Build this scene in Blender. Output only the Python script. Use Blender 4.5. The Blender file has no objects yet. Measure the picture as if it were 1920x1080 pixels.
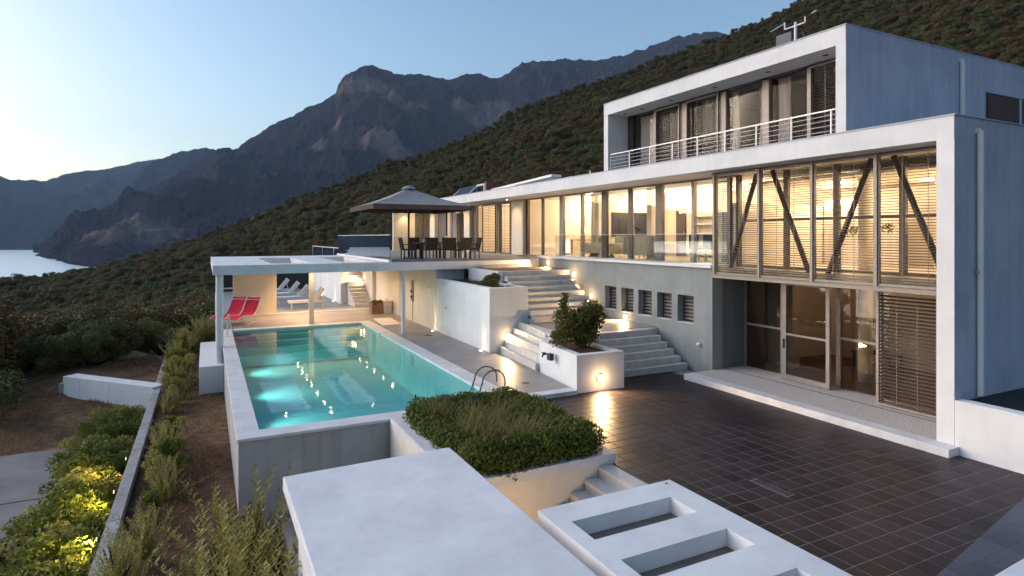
import bpy, bmesh, math, random
import numpy as np
from mathutils import Vector, Matrix, noise as mnoise

random.seed(7)
R = math.radians
sc = bpy.context.scene
col = sc.collection

# ------------------------------------------------------------------ camera
cam_data = bpy.data.cameras.new('camera')
cam = bpy.data.objects.new('camera', cam_data)
col.objects.link(cam)
cam.location = (0, 0, 4.0)
cam.rotation_euler = (R(90), 0, R(-26.8))
cam_data.sensor_width = 36
cam_data.lens = 1135 / 1920 * 36
cam_data.shift_y = -0.05
cam_data.clip_start = 0.1
cam_data.clip_end = 40000
sc.camera = cam

# ------------------------------------------------------------------ dusk sky and last light
SUN_AZ, SUN_EL = -50.0, 10.5          # compass from +Y, clockwise
world = bpy.data.worlds.new('World')
sc.world = world
world.use_nodes = True
wn = world.node_tree
for n in list(wn.nodes):
    wn.nodes.remove(n)
out = wn.nodes.new('ShaderNodeOutputWorld')
bg = wn.nodes.new('ShaderNodeBackground')
sky = wn.nodes.new('ShaderNodeTexSky')
sky.sky_type = 'NISHITA'
sky.sun_disc = False
sky.sun_elevation = R(SUN_EL)
sky.sun_rotation = R(SUN_AZ)
sky.altitude = 100
sky.air_density = 1.0
sky.dust_density = 2.2
sky.ozone_density = 2.2
bg.inputs['Strength'].default_value = 0.135
wn.links.new(sky.outputs[0], bg.inputs['Color'])
wn.links.new(bg.outputs[0], out.inputs['Surface'])

sun_data = bpy.data.lights.new('sun', 'SUN')
sun_data.energy = 1.12
sun_data.angle = R(60)
sun_data.color = (0.96, 0.91, 1.0)
sun = bpy.data.objects.new('sun', sun_data)
col.objects.link(sun)
def sun_dir(az, el):
    return Vector((math.sin(R(az)) * math.cos(R(el)), math.cos(R(az)) * math.cos(R(el)), math.sin(R(el))))
sun.rotation_euler = sun_dir(-56, 26).to_track_quat('Z', 'Y').to_euler()

vs = sc.view_settings
vs.view_transform = 'Standard'
vs.look = 'None'
vs.gamma = 1
vs.use_curve_mapping = False
vs.exposure = 1.12
HAZE = 5.5e-5
LAMP = 1.0                             # overall level of the lit lamps

sc.render.engine = 'CYCLES'
cy = sc.cycles
cy.use_denoising = True
cy.max_bounces = 7
cy.diffuse_bounces = 3
cy.glossy_bounces = 4
cy.transmission_bounces = 4
cy.transparent_max_bounces = 24
cy.volume_bounces = 0
cy.caustics_reflective = False
cy.caustics_refractive = False
cy.sample_clamp_indirect = 4.0

# ------------------------------------------------------------------ helpers
def tag(o, label=None, cat=None, group=None, kind=None):
    if label: o['label'] = label
    if cat: o['category'] = cat
    if group: o['group'] = group
    if kind: o['kind'] = kind
    return o

def empty(name, loc=(0, 0, 0), rz=0.0, label=None, cat=None, group=None):
    o = bpy.data.objects.new(name, None)
    col.objects.link(o)
    o.location = loc
    o.rotation_euler = (0, 0, rz)
    o.empty_display_size = 0.1
    return tag(o, label, cat, group)

class MB:
    """collects faces and links them as one mesh object"""
    def __init__(self):
        self.v, self.f = [], []
    def add(self, vs_, fs):
        n = len(self.v)
        self.v += [tuple(p) for p in vs_]
        self.f += [tuple(i + n for i in f) for f in fs]
        return self
    def box(self, x0, x1, y0, y1, z0, z1):
        return self.add([(x0, y0, z0), (x1, y0, z0), (x1, y1, z0), (x0, y1, z0), (x0, y0, z1), (x1, y0, z1), (x1, y1, z1), (x0, y1, z1)],
                        [(0, 3, 2, 1), (4, 5, 6, 7), (0, 1, 5, 4), (1, 2, 6, 5), (2, 3, 7, 6), (3, 0, 4, 7)])
    def prism(self, poly, z0, z1):
        n = len(poly)
        a = sum(poly[i][0] * poly[(i + 1) % n][1] - poly[(i + 1) % n][0] * poly[i][1] for i in range(n))
        if a < 0: poly = poly[::-1]
        return self.add([(x, y, z0) for x, y in poly] + [(x, y, z1) for x, y in poly],
                        [tuple(range(n))[::-1], tuple(range(n, 2 * n))] + [(i, (i + 1) % n, n + (i + 1) % n, n + i) for i in range(n)])
    def tube(self, p0, p1, r0, r1=None, n=10, cap=True):
        r1 = r0 if r1 is None else r1
        p0, p1 = Vector(p0), Vector(p1)
        d = (p1 - p0).normalized()
        a = d.orthogonal().normalized(); b = d.cross(a)
        vv = []
        for p, r in ((p0, r0), (p1, r1)):
            vv += [p + (a * math.cos(2 * math.pi * i / n) + b * math.sin(2 * math.pi * i / n)) * r for i in range(n)]
        ff = [(i, (i + 1) % n, n + (i + 1) % n, n + i) for i in range(n)]
        if cap: ff += [tuple(range(n))[::-1], tuple(range(n, 2 * n))]
        return self.add(vv, ff)
    def path(self, pts, r, n=8):
        for a, b in zip(pts[:-1], pts[1:]): self.tube(a, b, r, r, n)
        return self
    def bar(self, p0, p1, w, h, up=(0, 0, 1)):
        p0, p1 = Vector(p0), Vector(p1)
        d = (p1 - p0).normalized()
        s = d.cross(Vector(up)).normalized(); u = s.cross(d)
        vv = []
        for p in (p0, p1):
            vv += [p - s * w / 2 - u * h / 2, p + s * w / 2 - u * h / 2, p + s * w / 2 + u * h / 2, p - s * w / 2 + u * h / 2]
        return self.add(vv, [(0, 1, 2, 3), (7, 6, 5, 4), (0, 4, 5, 1), (1, 5, 6, 2), (2, 6, 7, 3), (3, 7, 4, 0)])
    def lathe(self, prof, c=(0, 0, 0), n=20):
        m = len(prof)
        vv = [(c[0] + r * math.cos(2 * math.pi * i / n), c[1] + r * math.sin(2 * math.pi * i / n), c[2] + z) for i in range(n) for r, z in prof]
        ff = [(i * m + j, ((i + 1) % n) * m + j, ((i + 1) % n) * m + j + 1, i * m + j + 1) for i in range(n) for j in range(m - 1)]
        return self.add(vv, ff)
    def grid(self, fn, nu, nv):
        vv = [fn(i / nu, j / nv) for i in range(nu + 1) for j in range(nv + 1)]
        ff = [(i * (nv + 1) + j, (i + 1) * (nv + 1) + j, (i + 1) * (nv + 1) + j + 1, i * (nv + 1) + j + 1) for i in range(nu) for j in range(nv)]
        return self.add(vv, ff)
    def build(self, name, mat, parent=None, smooth=False, bevel=0.0, fix=True):
        off = Vector((0, 0, 0))
        if parent is not None:
            p = parent
            while p is not None:
                off += p.location; p = p.parent
        else:
            xs = [v[0] for v in self.v]; ys = [v[1] for v in self.v]; zs = [v[2] for v in self.v]
            off = Vector(((min(xs) + max(xs)) / 2, (min(ys) + max(ys)) / 2, min(zs)))
        me = bpy.data.meshes.new(name)
        me.from_pydata([(v[0] - off.x, v[1] - off.y, v[2] - off.z) for v in self.v], [], self.f)
        if fix or bevel:
            bm = bmesh.new(); bm.from_mesh(me)
            if fix: bmesh.ops.recalc_face_normals(bm, faces=bm.faces)
            if bevel:
                bmesh.ops.remove_doubles(bm, verts=bm.verts, dist=1e-5)
                bmesh.ops.bevel(bm, geom=[e for e in bm.edges if len(e.link_faces) == 2 and e.calc_face_angle(0) > 0.5], offset=bevel, segments=2, affect='EDGES', profile=0.5)
            bm.to_mesh(me); bm.free()
        if smooth:
            for p in me.polygons: p.use_smooth = True
        me.materials.append(mat)
        o = bpy.data.objects.new(name, me)
        col.objects.link(o)
        if parent is None: o.location = off
        else: o.parent = parent
        return o

def solid(name, mat, x0, x1, y0, y1, z0, z1, parent=None, bevel=0.0):
    return MB().box(x0, x1, y0, y1, z0, z1).build(name, mat, parent, bevel=bevel)

def dup(root, loc, rz=None, label=None, group=None, scale=None):
    def cp(o, par):
        c = o.copy(); col.objects.link(c)
        if par is not None: c.parent = par
        for ch in o.children: cp(ch, c)
        return c
    r = cp(root, None)
    r.location = loc
    if rz is not None: r.rotation_euler = (0, 0, rz)
    if scale is not None: r.scale = scale
    if label: r['label'] = label
    if group: r['group'] = group
    return r

# ------------------------------------------------------------------ materials
def newmat(name):
    m = bpy.data.materials.new(name); m.use_nodes = True
    nt = m.node_tree
    for n in list(nt.nodes): nt.nodes.remove(n)
    o = nt.nodes.new('ShaderNodeOutputMaterial')
    return m, nt, o

def N(nt, kind, **kw):
    n = nt.nodes.new(kind)
    for k, v in kw.items():
        if k in n.inputs: n.inputs[k].default_value = v
        else: setattr(n, k, v)
    return n

def surf(name, c0, c1=None, rough=0.7, scale=3.0, bump=0.0, bscale=60.0, spec=0.3, metal=0.0, per_obj=0.0, detail=6, stretch=(1, 1, 1), contrast=(0.35, 0.65), streaks=0.0):
    """principled surface whose colour wanders between c0 and c1 with fine relief"""
    m, nt, o = newmat(name)
    L = nt.links.new
    b = N(nt, 'ShaderNodeBsdfPrincipled', Roughness=rough, Metallic=metal)
    b.inputs['Specular IOR Level'].default_value = spec
    c1 = c1 or tuple(x * 0.82 for x in c0)
    tc = N(nt, 'ShaderNodeTexCoord')
    mp = N(nt, 'ShaderNodeMapping'); mp.inputs['Scale'].default_value = stretch
    L(tc.outputs['Object'], mp.inputs['Vector'])
    nz = N(nt, 'ShaderNodeTexNoise', Scale=scale, Detail=detail, Roughness=0.6)
    L(mp.outputs[0], nz.inputs['Vector'])
    rp = N(nt, 'ShaderNodeValToRGB')
    rp.color_ramp.elements[0].position = contrast[0]; rp.color_ramp.elements[1].position = contrast[1]
    rp.color_ramp.elements[0].color = (*c0, 1); rp.color_ramp.elements[1].color = (*c1, 1)
    L(nz.outputs['Fac'], rp.inputs[0])
    cur = rp.outputs[0]
    if streaks:
        m2 = N(nt, 'ShaderNodeMapping'); m2.inputs['Scale'].default_value = (6, 6, 0.35)
        L(tc.outputs['Object'], m2.inputs['Vector'])
        n2 = N(nt, 'ShaderNodeTexNoise', Scale=1.0, Detail=5)
        L(m2.outputs[0], n2.inputs['Vector'])
        r2 = N(nt, 'ShaderNodeMapRange'); r2.inputs[1].default_value = 0.45; r2.inputs[2].default_value = 0.8
        r2.inputs[3].default_value = 1.0; r2.inputs[4].default_value = 1.0 - streaks
        L(n2.outputs['Fac'], r2.inputs[0])
        mx = N(nt, 'ShaderNodeMix', data_type='RGBA', blend_type='MULTIPLY'); mx.inputs['Factor'].default_value = 1
        L(cur, mx.inputs['A']); L(r2.outputs[0], mx.inputs['B']); cur = mx.outputs['Result']
    if per_obj:
        oi = N(nt, 'ShaderNodeObjectInfo')
        r3 = N(nt, 'ShaderNodeMapRange'); r3.inputs[3].default_value = 1 - per_obj; r3.inputs[4].default_value = 1 + per_obj
        L(oi.outputs['Random'], r3.inputs[0])
        mx = N(nt, 'ShaderNodeMix', data_type='RGBA', blend_type='MULTIPLY'); mx.inputs['Factor'].default_value = 1
        L(cur, mx.inputs['A']); L(r3.outputs[0], mx.inputs['B']); cur = mx.outputs['Result']
    L(cur, b.inputs['Base Color'])
    if bump:
        bn = N(nt, 'ShaderNodeTexNoise', Scale=bscale, Detail=4)
        L(tc.outputs['Object'], bn.inputs['Vector'])
        bp = N(nt, 'ShaderNodeBump', Strength=bump, Distance=0.02)
        L(bn.outputs['Fac'], bp.inputs['Height']); L(bp.outputs[0], b.inputs['Normal'])
    L(b.outputs[0], o.inputs[0])
    return m

def glass(name, tint=(0.93, 0.96, 0.95), ior=1.5, boost=1.0, rough=0.0):
    m, nt, o = newmat(name); L = nt.links.new
    t = N(nt, 'ShaderNodeBsdfTransparent', Color=(*tint, 1))
    g = N(nt, 'ShaderNodeBsdfGlossy', Roughness=rough)
    fr = N(nt, 'ShaderNodeFresnel', IOR=ior)
    ml = N(nt, 'ShaderNodeMath', operation='MULTIPLY', use_clamp=True); ml.inputs[1].default_value = boost
    mx = N(nt, 'ShaderNodeMixShader')
    L(fr.outputs[0], ml.inputs[0]); L(ml.outputs[0], mx.inputs[0]); L(t.outputs[0], mx.inputs[1]); L(g.outputs[0], mx.inputs[2]); L(mx.outputs[0], o.inputs[0])
    return m

def emis(name, c, s):
    m, nt, o = newmat(name)
    e = N(nt, 'ShaderNodeEmission', Color=(*c, 1), Strength=s)
    nt.links.new(e.outputs[0], o.inputs[0])
    return m

def leafmat(name, ca, cb, cc, rough=0.55, trans=0.4):
    """foliage: every leaf its own shade between three colours"""
    m, nt, o = newmat(name); L = nt.links.new
    geo = N(nt, 'ShaderNodeNewGeometry'); oi = N(nt, 'ShaderNodeObjectInfo')
    rp = N(nt, 'ShaderNodeValToRGB')
    e = rp.color_ramp.elements
    e[0].color = (*ca, 1); e[1].color = (*cc, 1); e[1].position = 1.0
    k = e.new(0.5); k.color = (*cb, 1)
    ad = N(nt, 'ShaderNodeMath', operation='MULTIPLY_ADD'); ad.inputs[1].default_value = 0.55
    m2 = N(nt, 'ShaderNodeMath', operation='MULTIPLY'); m2.inputs[1].default_value = 0.45
    L(oi.outputs['Random'], m2.inputs[0]); L(geo.outputs['Random Per Island'], ad.inputs[0]); L(m2.outputs[0], ad.inputs[2])
    L(ad.outputs[0], rp.inputs[0])
    d = N(nt, 'ShaderNodeBsdfPrincipled', Roughness=rough); d.inputs['Specular IOR Level'].default_value = 0.25
    t = N(nt, 'ShaderNodeBsdfTranslucent')
    L(rp.outputs[0], d.inputs['Base Color']); L(rp.outputs[0], t.inputs['Color'])
    mx = N(nt, 'ShaderNodeMixShader'); mx.inputs[0].default_value = trans
    L(d.outputs[0], mx.inputs[1]); L(t.outputs[0], mx.inputs[2]); L(mx.outputs[0], o.inputs[0])
    return m

M = dict(
    white=surf('white_render', (0.80, 0.79, 0.78), (0.70, 0.70, 0.69), 0.85, 0.9, 0.10, 130, 0.2, streaks=0.05),
    slabwhite=surf('white_slab_paint', (0.80, 0.80, 0.80), (0.60, 0.60, 0.605), 0.8, 1.3, 0.22, 70, 0.25, contrast=(0.32, 0.78), detail=12, streaks=0.06),
    cream=surf('cream_render', (0.76, 0.70, 0.60), (0.68, 0.62, 0.53), 0.85, 0.8, 0.1, 120, 0.2, streaks=0.08),
    grey=surf('grey_render', (0.30, 0.32, 0.305), (0.25, 0.27, 0.26), 0.85, 1.2, 0.12, 120, 0.2, streaks=0.12),
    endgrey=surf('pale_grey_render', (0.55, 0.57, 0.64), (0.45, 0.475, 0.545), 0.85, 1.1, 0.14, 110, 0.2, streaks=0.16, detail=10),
    darkgrey=surf('dark_grey_render', (0.17, 0.175, 0.18), None, 0.85, 1.2, 0.1, 100),
    concrete=surf('raw_concrete', (0.42, 0.41, 0.39), (0.28, 0.27, 0.26), 0.9, 1.4, 0.3, 40, 0.2, streaks=0.25),
    poolwall=surf('pool_outer_render', (0.46, 0.46, 0.45), (0.36, 0.35, 0.34), 0.85, 0.7, 0.15, 90, 0.2, streaks=0.22),
    marble=surf('pale_stone', (0.72, 0.71, 0.70), (0.55, 0.55, 0.56), 0.55, 2.5, 0.05, 60, 0.4, contrast=(0.3, 0.7)),
    step=surf('step_stone', (0.66, 0.62, 0.56), (0.52, 0.49, 0.45), 0.6, 3.0, 0.08, 50, 0.35, per_obj=0.05),
    pebble=surf('washed_pebble', (0.66, 0.61, 0.55), (0.26, 0.24, 0.22), 0.8, 34.0, 0.6, 50, 0.3, contrast=(0.42, 0.66)),
    deck=surf('pool_deck_stone', (0.30, 0.285, 0.27), (0.21, 0.20, 0.195), 0.45, 1.1, 0.05, 40, 0.4),
    tile=surf('dark_slate_tile', (0.034, 0.025, 0.028), (0.021, 0.017, 0.020), 0.44, 2.2, 0.12, 30, 0.16, per_obj=0.40),
    tile2=surf('bluish_tile', (0.062, 0.072, 0.105), (0.05, 0.058, 0.085), 0.45, 2.2, 0.10, 30, 0.5, per_obj=0.2),
    grout=surf('grey_grout', (0.27, 0.23, 0.24), (0.17, 0.15, 0.155), 0.85, 6),
    wood=surf('dark_decking', (0.14, 0.08, 0.045), (0.09, 0.05, 0.03), 0.5, 3, 0.1, 30, stretch=(1, 8, 1)),
    bronze=surf('bronze_aluminium', (0.105, 0.085, 0.072), (0.085, 0.07, 0.06), 0.4, 8, metal=0.4, spec=0.5),
    taupe=surf('taupe_aluminium', (0.30, 0.26, 0.23), (0.25, 0.22, 0.195), 0.45, 8, metal=0.2, spec=0.5),
    slat=surf('louvre_slat_paint', (0.085, 0.066, 0.056), (0.065, 0.05, 0.045), 0.5, 8, spec=0.4),
    steel=surf('brushed_steel', (0.62, 0.62, 0.62), (0.5, 0.5, 0.5), 0.3, 20, metal=0.9, spec=0.5),
    darksteel=surf('dull_steel', (0.16, 0.155, 0.15), (0.12, 0.12, 0.12), 0.35, 20, metal=0.7, spec=0.5),
    railpaint=surf('railing_paint', (0.74, 0.70, 0.68), None, 0.4, 10, metal=0.2),
    black=surf('black_metal', (0.025, 0.025, 0.027), None, 0.5, 10, spec=0.4),
    wicker=surf('dark_wicker', (0.035, 0.026, 0.022), (0.02, 0.015, 0.013), 0.7, 40, 0.5, 120),
    canvas=surf('taupe_canvas', (0.33, 0.32, 0.31), (0.28, 0.27, 0.265), 0.9, 2.0, 0.1, 200, 0.1),
    canvasedge=surf('brown_canvas', (0.11, 0.082, 0.082), (0.09, 0.07, 0.07), 0.9, 3, 0.1, 200, 0.1),
    red=surf('red_canvas', (0.72, 0.035, 0.075), (0.60, 0.028, 0.06), 0.8, 5, 0.1, 200, 0.15),
    fabric=surf('pale_fabric', (0.72, 0.68, 0.63), None, 0.9, 6, 0.1, 100, 0.1),
    curtain=surf('pale_curtain', (0.74, 0.69, 0.65), (0.62, 0.57, 0.54), 0.9, 3, 0.05, 60, 0.1, stretch=(4, 4, 0.3)),
    timber=surf('oak_timber', (0.34, 0.22, 0.12), (0.26, 0.16, 0.09), 0.6, 4, 0.1, 40, stretch=(1, 1, 6)),
    floor=surf('cream_floor_tile', (0.62, 0.54, 0.43), (0.54, 0.47, 0.38), 0.3, 1.5, spec=0.5),
    inwall=surf('warm_plaster', (0.80, 0.73, 0.62), (0.75, 0.69, 0.58), 0.9, 1.0),
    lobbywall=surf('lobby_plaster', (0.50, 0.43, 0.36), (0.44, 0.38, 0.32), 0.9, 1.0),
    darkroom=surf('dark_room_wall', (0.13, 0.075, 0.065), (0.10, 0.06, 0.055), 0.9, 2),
    soil=surf('dry_soil', (0.17, 0.105, 0.07), (0.085, 0.052, 0.036), 0.95, 2.6, 0.9, 14, 0.1, detail=10),
    bark=surf('bark', (0.11, 0.075, 0.05), (0.06, 0.042, 0.03), 0.9, 10, 0.6, 30, 0.1),
    pooltile=surf('pool_mosaic', (0.34, 0.78, 0.80), (0.27, 0.71, 0.76), 0.5, 2.5, spec=0.4),
    solar=surf('solar_glass', (0.012, 0.035, 0.06), (0.01, 0.028, 0.05), 0.55, 4, spec=0.15),
    road=surf('road_concrete', (0.27, 0.255, 0.245), (0.17, 0.16, 0.155), 0.9, 0.9, 0.35, 45, 0.2, detail=9, contrast=(0.3, 0.72)),
    brownboard=surf('brown_soffit', (0.20, 0.165, 0.14), (0.15, 0.125, 0.11), 0.8, 3, 0.1, 60),
    brick=surf('brown_brick', (0.22, 0.075, 0.05), None, 0.9, 9),
    orange=surf('red_paper', (0.62, 0.06, 0.03), None, 0.8, 3),
    teal=surf('teal_net', (0.02, 0.16, 0.15), None, 0.8, 3),
)
M['pane'] = glass('window_glass', (0.94, 0.95, 0.93), 1.45, 0.24)
M['doorpane'] = glass('tinted_door_glass', (0.74, 0.70, 0.66), 1.5, 0.8)
M['balus'] = glass('green_edge_glass', (0.84, 0.93, 0.90), 1.5, 2.2)
M['darkpane'] = glass('shaded_window_glass', (0.88, 0.86, 0.85), 1.45, 0.05)
M['clearpane'] = glass('clear_rail_glass', (0.95, 0.97, 0.96), 1.45, 0.22)
WARM = (1.0, 0.62, 0.29)
M['bulb'] = emis('lit_lamp_glass', (1.0, 0.78, 0.48), 30 * LAMP)
M['poolfill'] = emis('pool_fill_glow', (0.75, 1.0, 0.95), 4 * LAMP)
M['shade'] = emis('lit_lamp_shade', (1.0, 0.74, 0.42), 2.2 * LAMP)
M['oak'] = leafmat('maquis_leaves', (0.055, 0.050, 0.014), (0.098, 0.078, 0.022), (0.150, 0.115, 0.036), trans=0.2)
M['rust'] = leafmat('rust_leaves', (0.095, 0.048, 0.018), (0.140, 0.070, 0.025), (0.180, 0.105, 0.036), trans=0.2)
M['olive'] = leafmat('olive_leaves', (0.065, 0.078, 0.022), (0.110, 0.125, 0.036), (0.160, 0.170, 0.058), trans=0.2)
M['hedge'] = leafmat('hedge_leaves', (0.060, 0.085, 0.012), (0.125, 0.150, 0.022), (0.22, 0.235, 0.035))
M['rosemary'] = leafmat('rosemary_leaves', (0.19, 0.185, 0.04), (0.33, 0.30, 0.08), (0.46, 0.41, 0.14))
M['grass'] = leafmat('grass_blades', (0.12, 0.135, 0.03), (0.23, 0.22, 0.06), (0.38, 0.32, 0.14))
M['drygrass'] = leafmat('dry_grass', (0.17, 0.105, 0.045), (0.25, 0.165, 0.07), (0.36, 0.26, 0.12))
M['shrub'] = leafmat('shrub_leaves', (0.050, 0.056, 0.014), (0.100, 0.098, 0.022), (0.19, 0.16, 0.04), rough=0.4)

def ground_mat():
    m, nt, o = newmat('hillside_soil'); L = nt.links.new
    tc = N(nt, 'ShaderNodeTexCoord')
    n1 = N(nt, 'ShaderNodeTexNoise', Scale=0.35, Detail=10, Roughness=0.65); n2 = N(nt, 'ShaderNodeTexNoise', Scale=5.0, Detail=8, Roughness=0.7)
    L(tc.outputs['Object'], n1.inputs['Vector']); L(tc.outputs['Object'], n2.inputs['Vector'])
    r1 = N(nt, 'ShaderNodeValToRGB'); e = r1.color_ramp.elements
    e[0].position = 0.36; e[0].color = (0.095, 0.048, 0.030, 1); e[1].position = 0.66; e[1].color = (0.24, 0.155, 0.085, 1)
    k = e.new(0.5); k.color = (0.15, 0.085, 0.052, 1)
    L(n1.outputs['Fac'], r1.inputs[0])
    mr = N(nt, 'ShaderNodeMapRange'); mr.inputs[1].default_value = 0.3; mr.inputs[2].default_value = 0.7; mr.inputs[3].default_value = 0.45; mr.inputs[4].default_value = 1.5
    L(n2.outputs['Fac'], mr.inputs[0])
    mx = N(nt, 'ShaderNodeMix', data_type='RGBA', blend_type='MULTIPLY'); mx.inputs['Factor'].default_value = 1
    L(r1.outputs[0], mx.inputs['A']); L(mr.outputs[0], mx.inputs['B'])
    b = N(nt, 'ShaderNodeBsdfPrincipled', Roughness=0.95); b.inputs['Specular IOR Level'].default_value = 0.1
    L(mx.outputs['Result'], b.inputs['Base Color'])
    bp = N(nt, 'ShaderNodeBump', Strength=0.8, Distance=0.12); L(n2.outputs['Fac'], bp.inputs['Height']); L(bp.outputs[0], b.inputs['Normal'])
    L(b.outputs[0], o.inputs[0])
    return m
M['ground'] = ground_mat()

def mountain_mat(name, wood_a, wood_b, rock_a, rock_b, patches, rocky):
    """dark woodland with pale rock where the slope is steep, and bare scars at fixed places (x, y, z, radius)"""
    m, nt, o = newmat(name); L = nt.links.new
    geo = N(nt, 'ShaderNodeNewGeometry')
    mp = N(nt, 'ShaderNodeMapping'); mp.inputs['Scale'].default_value = (0.006, 0.006, 0.006)
    L(geo.outputs['Position'], mp.inputs['Vector'])
    n1 = N(nt, 'ShaderNodeTexNoise', Scale=1.6, Detail=12, Roughness=0.7); n2 = N(nt, 'ShaderNodeTexNoise', Scale=9.0, Detail=10, Roughness=0.75)
    L(mp.outputs[0], n1.inputs['Vector']); L(mp.outputs[0], n2.inputs['Vector'])
    w = N(nt, 'ShaderNodeValToRGB'); e = w.color_ramp.elements
    e[0].position = 0.35; e[0].color = (*wood_a, 1); e[1].position = 0.7; e[1].color = (*wood_b, 1); L(n2.outputs['Fac'], w.inputs[0])
    rk = N(nt, 'ShaderNodeValToRGB'); e = rk.color_ramp.elements
    e[0].position = 0.35; e[0].color = (*rock_a, 1); e[1].position = 0.68; e[1].color = (*rock_b, 1); L(n2.outputs['Fac'], rk.inputs[0])
    base = N(nt, 'ShaderNodeMapRange', clamp=True); base.inputs[1].default_value = rocky; base.inputs[2].default_value = rocky + 0.12
    ad = N(nt, 'ShaderNodeMath', operation='MULTIPLY_ADD'); ad.inputs[1].default_value = 0.45
    L(n2.outputs['Fac'], ad.inputs[0])
    h = N(nt, 'ShaderNodeMath', operation='MULTIPLY'); h.inputs[1].default_value = 0.55
    L(n1.outputs['Fac'], h.inputs[0]); L(h.outputs[0], ad.inputs[2]); L(ad.outputs[0], base.inputs[0])
    cur = base.outputs[0]
    for (x, y, z, rad) in patches:
        ds = N(nt, 'ShaderNodeVectorMath', operation='DISTANCE'); ds.inputs[1].default_value = (x, y, z)
        L(geo.outputs['Position'], ds.inputs[0])
        a = N(nt, 'ShaderNodeMath', operation='DIVIDE'); a.inputs[1].default_value = rad; L(ds.outputs['Value'], a.inputs[0])
        b2 = N(nt, 'ShaderNodeMath', operation='MULTIPLY_ADD'); b2.inputs[1].default_value = 2.6; b2.inputs[2].default_value = -1.3; L(n2.outputs['Fac'], b2.inputs[0])
        b3 = N(nt, 'ShaderNodeMath', operation='ADD'); L(a.outputs[0], b3.inputs[0]); L(b2.outputs[0], b3.inputs[1])
        s = N(nt, 'ShaderNodeMapRange', clamp=True); s.inputs[1].default_value = 1.0; s.inputs[2].default_value = 0.55; s.inputs[3].default_value = 0; s.inputs[4].default_value = 0.9
        L(b3.outputs[0], s.inputs[0])
        mxm = N(nt, 'ShaderNodeMath', operation='MAXIMUM'); L(cur, mxm.inputs[0]); L(s.outputs[0], mxm.inputs[1]); cur = mxm.outputs[0]
    mx = N(nt, 'ShaderNodeMix', data_type='RGBA'); L(cur, mx.inputs['Factor']); L(w.outputs[0], mx.inputs['A']); L(rk.outputs[0], mx.inputs['B'])
    b = N(nt, 'ShaderNodeBsdfDiffuse'); L(mx.outputs['Result'], b.inputs['Color'])
    bp = N(nt, 'ShaderNodeBump', Strength=0.9, Distance=14.0); L(n2.outputs['Fac'], bp.inputs['Height']); L(bp.outputs[0], b.inputs['Normal'])
    L(b.outputs[0], o.inputs[0])
    return m

def water_mat(name, tint, scale, strength, dist, rough=0.0, deep=None):
    m, nt, o = newmat(name); L = nt.links.new
    tc = N(nt, 'ShaderNodeTexCoord')
    nz = N(nt, 'ShaderNodeTexNoise', Scale=scale, Detail=3)
    L(tc.outputs['Object'], nz.inputs['Vector'])
    bp = N(nt, 'ShaderNodeBump', Strength=strength, Distance=dist); L(nz.outputs['Fac'], bp.inputs['Height'])
    fr = N(nt, 'ShaderNodeFresnel', IOR=1.36); L(bp.outputs[0], fr.inputs['Normal'])
    g = N(nt, 'ShaderNodeBsdfGlossy', Roughness=rough); L(bp.outputs[0], g.inputs['Normal'])
    t = N(nt, 'ShaderNodeBsdfTransparent', Color=(*tint, 1)) if deep is None else N(nt, 'ShaderNodeBsdfDiffuse', Color=(*deep, 1))
    mx = N(nt, 'ShaderNodeMixShader')
    L(fr.outputs[0], mx.inputs[0]); L(t.outputs[0], mx.inputs[1]); L(g.outputs[0], mx.inputs[2]); L(mx.outputs[0], o.inputs[0])
    return m
M['pool'] = water_mat('pool_water', (0.68, 0.95, 0.98), 2.6, 0.30, 0.012)
def lake_mat():
    m, nt, o = newmat('lake_water'); L = nt.links.new
    g = N(nt, 'ShaderNodeBsdfGlossy', Roughness=0.32, Color=(0.92, 0.96, 0.96, 1))
    d = N(nt, 'ShaderNodeBsdfDiffuse', Color=(0.04, 0.08, 0.09, 1))
    mx = N(nt, 'ShaderNodeMixShader'); mx.inputs[0].default_value = 0.82
    L(d.outputs[0], mx.inputs[1]); L(g.outputs[0], mx.inputs[2]); L(mx.outputs[0], o.inputs[0])
    return m
M['lake'] = lake_mat()

# ------------------------------------------------------------------ land
F, CX, CY, YAW = 1135.0, 960.0, 444.0, 26.8
def az_of(px): return YAW + math.degrees(math.atan((px - CX) / F))
def tan_of(px, py): return (CY - py) / F * math.cos(math.atan((px - CX) / F))   # rise over horizontal distance

hill_pts = [(-300, 535), (0, 527), (60, 517), (125, 504), (183, 492), (267, 468), (375, 437), (442, 410), (537, 372), (650, 334), (725, 301), (757, 297), (883, 248), (978, 197), (1088, 153), (1200, 116), (1300, 76), (1400, 38), (1480, 5), (1600, -40), (1800, -95), (1920, -120)]
hill_az = [az_of(p[0]) for p in hill_pts]; hill_t = [tan_of(*p) for p in hill_pts]
def crest_t(az):
    if az < hill_az[0]: return float(np.interp(az, [-180, -120, -34, hill_az[0]], [0.25, -0.16, -0.30, hill_t[0]]))
    if az > hill_az[-1]: return float(np.interp(az, [hill_az[-1], 110, 180], [hill_t[-1], 0.42, 0.25]))
    return float(np.interp(az, hill_az, hill_t))
def crest_r(az): return float(np.interp(az, [-180, -60, -16, 0, 20, 60, 180], [260, 300, 330, 330, 340, 360, 260]))

def sm(a, b, x):
    t = min(1.0, max(0.0, (x - a) / (b - a))); return t * t * (3 - 2 * t)

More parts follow.
